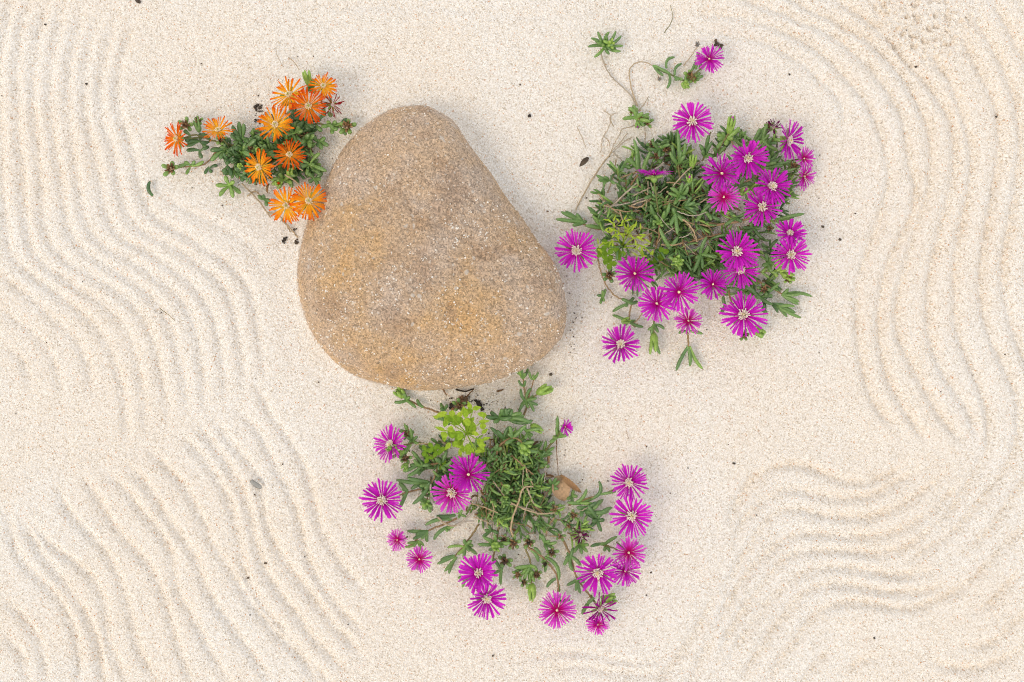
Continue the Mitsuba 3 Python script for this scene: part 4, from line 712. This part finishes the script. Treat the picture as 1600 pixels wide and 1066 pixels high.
# ------------------------------------------------------------------ weeds
def blade(mb, c, L, w, ang, tilt=0.2, u=.6, cupped=.15, point=False):
    """thin leaf: c its base, ang plan angle, with a midrib fold"""
    s_ = np.array([0, .2, .45, .7, .9, 1.0]); ww = np.array([.12, .7, 1.0, .86, .45, .05]) if not point else np.array([.2, .8, 1.0, .65, .28, .03])
    a_ = math.radians(-ang); d_ = np.array([math.cos(a_) * math.cos(tilt), math.sin(a_) * math.cos(tilt), math.sin(tilt)]); sd_ = np.array([-math.sin(a_), math.cos(a_), 0]); up = np.cross(d_, sd_)
    ctr = c + d_ * (s_ * L)[:, None] - up * (s_ ** 2 * L * .12)[:, None]; hw = (ww * w / 2)[:, None]
    v = np.stack([ctr + sd_ * hw + up * hw * cupped, ctr, ctr - sd_ * hw + up * hw * cupped], 1).reshape(-1, 3); fa = []
    for m in range(5):
        for qd in (0, 1):
            k = m * 3 + qd; fa += [[k, k + 1, k + 4], [k, k + 4, k + 3]]
    mb.add(v, fa, (u, 0))
def wtube(key, pts, r, u):
    mb = MB(); c = spline(pts, 8); v, fa = sweep(c, r * U, r * U, 5); mb.add(v, fa, (u, 0)); return mb.put(numbered(key + '__stem'), 'm_weed')
g = np.random.default_rng(77)
K = 'spurge'; tag(K, 'yellow green spurge with rounded leaves at the foot of the boulder', 'plant')
top_ = P(*q('4', 795, 520), .045); wtube(K, [P(*q('4', 790, 530), .002), top_ + [.001, 0, -.02], top_], 1.6, .5)
for x, y in ((640, 420), (690, 400), (840, 350), (900, 440), (640, 500), (760, 610), (840, 610), (900, 580), (720, 590), (860, 640)):
    wtube(K, [top_, (top_ + P(*q('4', x, y), .052)) / 2 + [0, 0, .004], P(*q('4', x, y), .052)], .8, .7)
for x, y, L, w, a_, z, u in ((660, 375, 80, 42, 160, 54, .85), (690, 405, 45, 46, -80, 56, .8), (785, 385, 40, 44, -90, 56, .8), (825, 355, 60, 34, -110, 56, .75), (835, 350, 62, 36, -10, 56, .75), (880, 440, 78, 30, -5, 52, .8), (885, 470, 46, 50, 0, 54, .8), (910, 420, 50, 22, -70, 52, .75), (645, 500, 78, 28, 200, 50, .8), (650, 510, 45, 56, 120, 53, .75),
                               (680, 480, 80, 60, 75, 46, .55), (700, 520, 85, 70, 20, 44, .5), (770, 420, 90, 80, 170, 46, .5), (760, 440, 80, 74, 10, 44, .45), (790, 450, 100, 60, 60, 46, .55), (840, 440, 90, 56, 95, 48, .6), (870, 560, 60, 50, 45, 52, .75), (900, 565, 65, 28, -15, 52, .75), (890, 590, 55, 34, 60, 52, .7), (810, 590, 70, 56, 100, 50, .65), (725, 575, 46, 44, 120, 52, .7), (760, 620, 70, 28, 205, 50, .75), (745, 630, 64, 28, 80, 50, .75), (835, 620, 66, 34, 95, 52, .75), (850, 650, 62, 26, -10, 52, .75), (830, 640, 50, 36, 150, 52, .65), (900, 520, 52, 30, -35, 52, .7), (600, 410, 40, 26, 190, 52, .8), (720, 545, 80, 66, 60, 42, .45), (700, 430, 70, 60, 200, 44, .5), (660, 420, 60, 40, 110, 48, .6)):
    mb = MB(); blade(mb, P(*q('4', x, y), z / 1e3), L / 4.44 * U * .98, w / 4.44 * U * .95, a_, g.uniform(-.15, .3), u, g.uniform(.1, .5), w < 38); mb.put(numbered(K + '__leaf'), 'm_weed')
for _ in range(18):
    a_ = g.uniform(0, 360); rr = 150 * math.sqrt(g.uniform(.02, 1)); mb = MB(); blade(mb, P(*q('4', 785 + rr * math.cos(math.radians(a_)), 500 + rr * math.sin(math.radians(a_))), g.uniform(.040, .062)), g.uniform(9, 15) * U, g.uniform(6, 10) * U, a_ + g.normal(0, 50), g.uniform(-.2, .6), g.uniform(.55, 1), g.uniform(.1, .5), g.random() < .5); mb.put(numbered(K + '__leaf'), 'm_weed')
K = 'weed'; tag(K, 'wiry yellow green weed growing in the left edge of the large magenta plant', 'plant')
base = P(*q('2', 430, 830), .004)
for pts in ([(440, 830, 14), (420, 760, 36), (360, 730, 44)], [(430, 830, 14), (470, 770, 36), (500, 720, 42)], [(440, 840, 14), (500, 790, 38), (560, 780, 44)], [(440, 830, 14), (540, 830, 36), (600, 880, 40)], [(430, 820, 14), (360, 810, 34), (300, 840, 40)], [(430, 830, 14), (400, 770, 36), (380, 700, 40)], [(430, 840, 14), (530, 860, 34), (550, 900, 38)], [(430, 830, 14), (450, 730, 34), (440, 690, 40)]):
    wtube(K, [base] + [P(*q('2', x, y), z / 1e3) for x, y, z in pts], 1.0, .85)
    for x, y, z in pts[1:]:
        for k in range(4):
            mb = MB(); blade(mb, P(*q('2', x + g.normal(0, 14), y + g.normal(0, 12)), z / 1e3), g.uniform(8, 13) * U, 2.6 * U, g.uniform(0, 360), g.uniform(-.2, .5), .95, .2, True); mb.put(numbered(K + '__leaf'), 'm_weed')
K = 'weed_001'; tag(K, 'bright green clover like weed with round leaflets beside the wiry weed', 'plant')
for x, y, z in ((340, 830, 28), (320, 870, 24), (420, 880, 26), (380, 850, 30), (370, 930, 22), (660, 870, 26), (630, 900, 24), (610, 945, 20), (350, 905, 24)):
    wtube(K, [P(*q('2', 420, 900), .004), P(*q('2', (x + 420) / 2, (y + 900) / 2), z * .0006), P(*q('2', x, y), z / 1e3)], .6, .35)
    for k in range(3):
        mb = MB(); blade(mb, P(*q('2', x, y), z / 1e3), 10 * U, 9 * U, k * 120 + g.uniform(-20, 20), .1, g.uniform(.1, .4)); mb.put(numbered(K + '__leaf'), 'm_weed')
K = 'weed_002'; tag(K, 'small bright green weed between the spurge and a magenta flower', 'plant')
for x, y, z in ((510, 640, 26), (560, 620, 30), (590, 650, 28), (530, 690, 24), (610, 630, 28), (640, 740, 22)):
    wtube(K, [P(*q('4', 570, 680), .004), P(*q('4', (x + 570) / 2, (y + 680) / 2), z * .0006), P(*q('4', x, y), z / 1e3)], .6, .35)
    for k in range(3):
        mb = MB(); blade(mb, P(*q('4', x, y), z / 1e3), 10 * U, 7 * U, k * 120 + g.uniform(-20, 20), .1, g.uniform(.1, .35)); mb.put(numbered(K + '__leaf'), 'm_weed')

# ------------------------------------------------------------------ litter on the sand
def curl(key, f, x0, y0, x1, y1, w, z, u, arch, lab, cat):
    """a dry leaf, lying curled: a bent shell with thickness"""
    b, t = P(*q(f, x0, y0), z / 1e3), P(*q(f, x1, y1), z / 1e3); s_ = np.linspace(0, 1, 12); ww = np.sin(np.pi * np.clip(s_ * .94 + .05, 0, 1)) ** .75 * w * U / 2
    d_ = t - b; sd_ = unit(np.cross(d_, [0, 0, 1])); nu = np.linspace(-1, 1, 7); vs = []
    for off in (0, -.0005):
        vs.append((b + s_[:, None, None] * d_ + nu[None, :, None] * ww[:, None, None] * sd_ + np.array([0, 0, 1]) * ((np.sin(np.pi * s_)[:, None] * arch * .004 + (nu ** 2)[None] * ww[:, None] * .55 * np.sign(arch) + off) + meshkit.noise(np.stack([s_[:, None] * 4 + 0 * nu, nu[None] * 2 + 0 * s_[:, None], np.full((12, 7), x0 * 1.0)], -1)) * .0012)[..., None]).reshape(-1, 3))
    i_, j_ = np.meshgrid(np.arange(11), np.arange(6), indexing='ij'); a_ = (i_ * 7 + j_).ravel(); F_ = np.vstack([np.stack([a_, a_ + 1, a_ + 8], 1), np.stack([a_, a_ + 8, a_ + 7], 1)])
    mb = MB(); mb.add(np.vstack(vs), np.vstack([F_, F_[:, ::-1] + 84]), (u, 0)); tag(mb.put(key, 'm_dry'), lab, cat)
curl('dry_leaf', '5', 402, 815, 452, 990, 28, 12, .80, 1.7, 'broad tan dry leaf caught at the right edge of the lower plant', 'leaf')
curl('dry_leaf_001', '5', 425, 808, 572, 932, 9.5, 16, .58, 2.2, 'narrow curled orange brown leaf beside the broad tan leaf', 'leaf')
curl('dead_leaf', '2', 248, 342, 197, 392, 8, 5, .22, 1.0, 'small shrivelled grey green leaf on sand left of the large magenta plant', 'leaf')
def stick(key, f, pts, r, u, lab, cat='twig', m='m_dry'):
    mb = MB(); c = spline([P(*q(f, x, y), z / 1e3 + ground(*q(f, x, y))) for x, y, z in pts], 12, .0002, g); rr = r * U * np.linspace(1, .55, 12); v, fa = sweep(c, rr, rr, 6); mb.add(v, fa, (u, 0)); tag(mb.put(key, m), lab, cat)
mb = MB(); v, fa = leaf_geo(P(239, 306, .006), P(235, 283, .007), 6 * U, -.22, .05, 'finger', .4); mb.add(v, fa, np.stack([np.full(len(v), .05), LEAFV], 1)); tag(mb.put('fallen_leaf', 'm_leaf'), 'lone dark green leaf sliver on the raked sand at far left', 'leaf')
mb = MB(); v, fa = leaf_geo(P(392, 751, .004), P(409, 762, .004), 8 * U, .05, .02, 'finger', .3); mb.add(v, fa, (1.0, 0)); tag(mb.put('stone_chip', 'm_dry'), 'pale grey flat chip on the raked sand at lower left', 'stone')
stick('twig', '5', [(395, 420, 5), (398, 600, 5), (405, 740, 8), (412, 820, 12)], .9, .5, 'thin brown stalk rising upward from the curled dry leaf')
stick('twig_001', '4', [(720, 215, 4), (790, 228, 4), (845, 210, 5)], 1.6, .05, 'black twig lying against the bottom edge of the boulder')
stick('twig_002', '4', [(790, 275, 8), (815, 245, 8), (845, 215, 8)], 1.3, .4, 'short brown twig between the black twig and the spurge')
stick('twig_003', '4', [(1005, 232, 2), (1050, 216, 2)], 1.8, .42, 'small brown bark stub on white sand right of the black twig')
stick('twig_004', '4', [(625, 205, 3), (655, 255, 4)], 1.5, .5, 'short brown twig on sand left of the black twig')
stick('grass_stem', '8', [(750, 110, 3), (785, 60, 7), (815, 0, 3), (800, -110, 3)], .7, .3, 'thin pale green grass stem on sand at top edge', 'grass stem', 'm_stem')
stick('grass_stem_001', 'p', [(250, 482, 3), (263, 492, 5), (274, 502, 3)], .6, .35, 'tiny pale grass stem in the raked sand at left', 'grass stem', 'm_stem')
stick('grass_stem_002', 'o', [(820, 0, 2), (855, 30, 5), (880, 70, 3)], .7, .65, 'thin dry stem on sand just above the orange flowers', 'grass stem', 'm_stem')
stick('grass_stem_003', 'p', [(443, 105, 2), (432, 75, 4), (440, 62, 2)], .4, .9, 'faint tan stem on bare sand above the orange plant', 'grass stem', 'm_stem')
def clod(key, f, pts, r, u, lab, cat='debris'):
    mb = MB()
    for x, y in pts:
        px_, py_ = q(f, x, y); crumb(mb, P(px_, py_, .0015 + ground(px_, py_)), r * U * g.uniform(.7, 1.2), np.clip(u + g.normal(0, .05), 0, 1), g)
    tag(mb.put(key, 'm_dry', smooth=False), lab, cat)
clod('bark_crumb', 'o', [(635, 275), (650, 268), (662, 278), (640, 290), (670, 265), (648, 262)], 2.4, .12, 'dark crumb of bark on sand above the orange plant')
clod('bark_crumb_001', 'o', [(615, 410), (620, 425), (628, 435), (612, 440), (635, 420), (636, 345), (640, 350)], 2.0, .03, 'black crumbs beside the left edge of the orange plant')
clod('bark_crumb_002', 'o', [(795, 1005), (800, 1012), (790, 1020), (798, 1030), (808, 1000)], 2.1, .04, 'curled black crumb left of the boulder below the orange plant')
clod('bark_crumb_003', 'o', [(858, 1018), (868, 1010), (872, 1025), (862, 1030), (850, 955), (862, 952)], 2.2, .16, 'dark brown crumb touching the left side of the boulder')
clod('seed_husk', '8', [(1160, 168), (1162, 185), (1155, 205), (1175, 200), (1200, 215), (1198, 228), (1205, 205)], 3.0, .2, 'dry grey brown seed husk beside the topmost magenta flower', 'seed husk')
clod('charcoal_lump', '4', [(860, 295), (875, 310), (890, 325), (900, 345), (868, 305), (882, 320), (905, 355)], 4.2, .0, 'black charcoal lump at upper right of the spurge', 'charcoal')
clod('charcoal_lump_001', '4', [(690, 325), (685, 340), (695, 335)], 3.6, .0, 'small black charcoal lump left of the spurge top', 'charcoal')
clod('seed_cluster', '4', [(760, 270), (740, 300), (755, 315), (780, 320), (770, 295), (725, 320), (800, 300), (745, 285), (765, 335), (700, 350), (720, 345), (790, 285)], 4.0, .42, 'brown and reddish dry seed heads under the boulder edge above the spurge', 'seed heads')
for n_, (x, y, r, lab) in enumerate(((215, 2, 3.6, 'dark speck at the top edge of the sand, upper left'), (827, 181, 2.6, 'black speck on bare sand right of the boulder top'), (855, 330, 1.6, 'tiny dark speck right of the middle of the boulder'), (1430, 104, 2.2, 'black speck on rippled sand at upper right, below the dabbled patch'), (1556, 182, 1.9, 'black speck on rippled sand near the right edge'),
                                     (1285, 354, 1.8, 'dark speck right of the large magenta plant'), (1312, 374, 2.0, 'grey brown fleck right of the large magenta plant, by the first groove'), (1233, 116, 1.7, 'brown speck on sand above right of the large magenta plant'), (1146, 724, 2.0, 'dark speck on bare sand at lower right'), (134, 131, 1.6, 'dark speck on sand at far upper left'), (70, 38, 1.6, 'grey speck in the top left corner'),
                                     (1366, 997, 1.6, 'dark speck on rippled sand at lower right bottom'), (1017, 895, 1.4, 'black speck right of the lower magenta flowers'), (860, 585, 2.0, 'brown speck on sand by the boulder lower right'), (414, 880, 2.0, 'brown speck in the rippled sand at lower left'), (387, 903, 1.8, 'dark brown speck in a groove at lower left'), (770, 1025, 1.4, 'black speck on sand at the bottom centre'))):
    clod(numbered('pebble'), 'p', [(x, y), (x + r * .6, y + r * .3)], r, g.choice([.05, .1, .2, .3]), lab, 'pebble')
# soil crumbs shaken out of the plants
mb = MB()
for cx, cy, sx, sy, n_ in ((898, 505, 11, 26, 26), (1060, 350, 80, 60, 150), (800, 760, 70, 50, 110), (740, 625, 28, 10, 60), (430, 240, 60, 40, 60), (405, 185, 7, 18, 40), (800, 533, 480, 330, 110)):
    for _ in range(n_):
        x, y = g.normal(cx, sx), g.normal(cy, sy)
        if ((x - 672) / 200) ** 2 + ((y - 410) / 210) ** 2 > 1.02: crumb(mb, P(x, y, .0008 + ground(x, y)), g.uniform(.0003, .0011), 0, g)
mb.put('soil_crumbs', 'm_soil', smooth=False); tag('soil_crumbs', 'dark soil crumbs strewn on the sand round the plants', 'soil', kind='stuff')
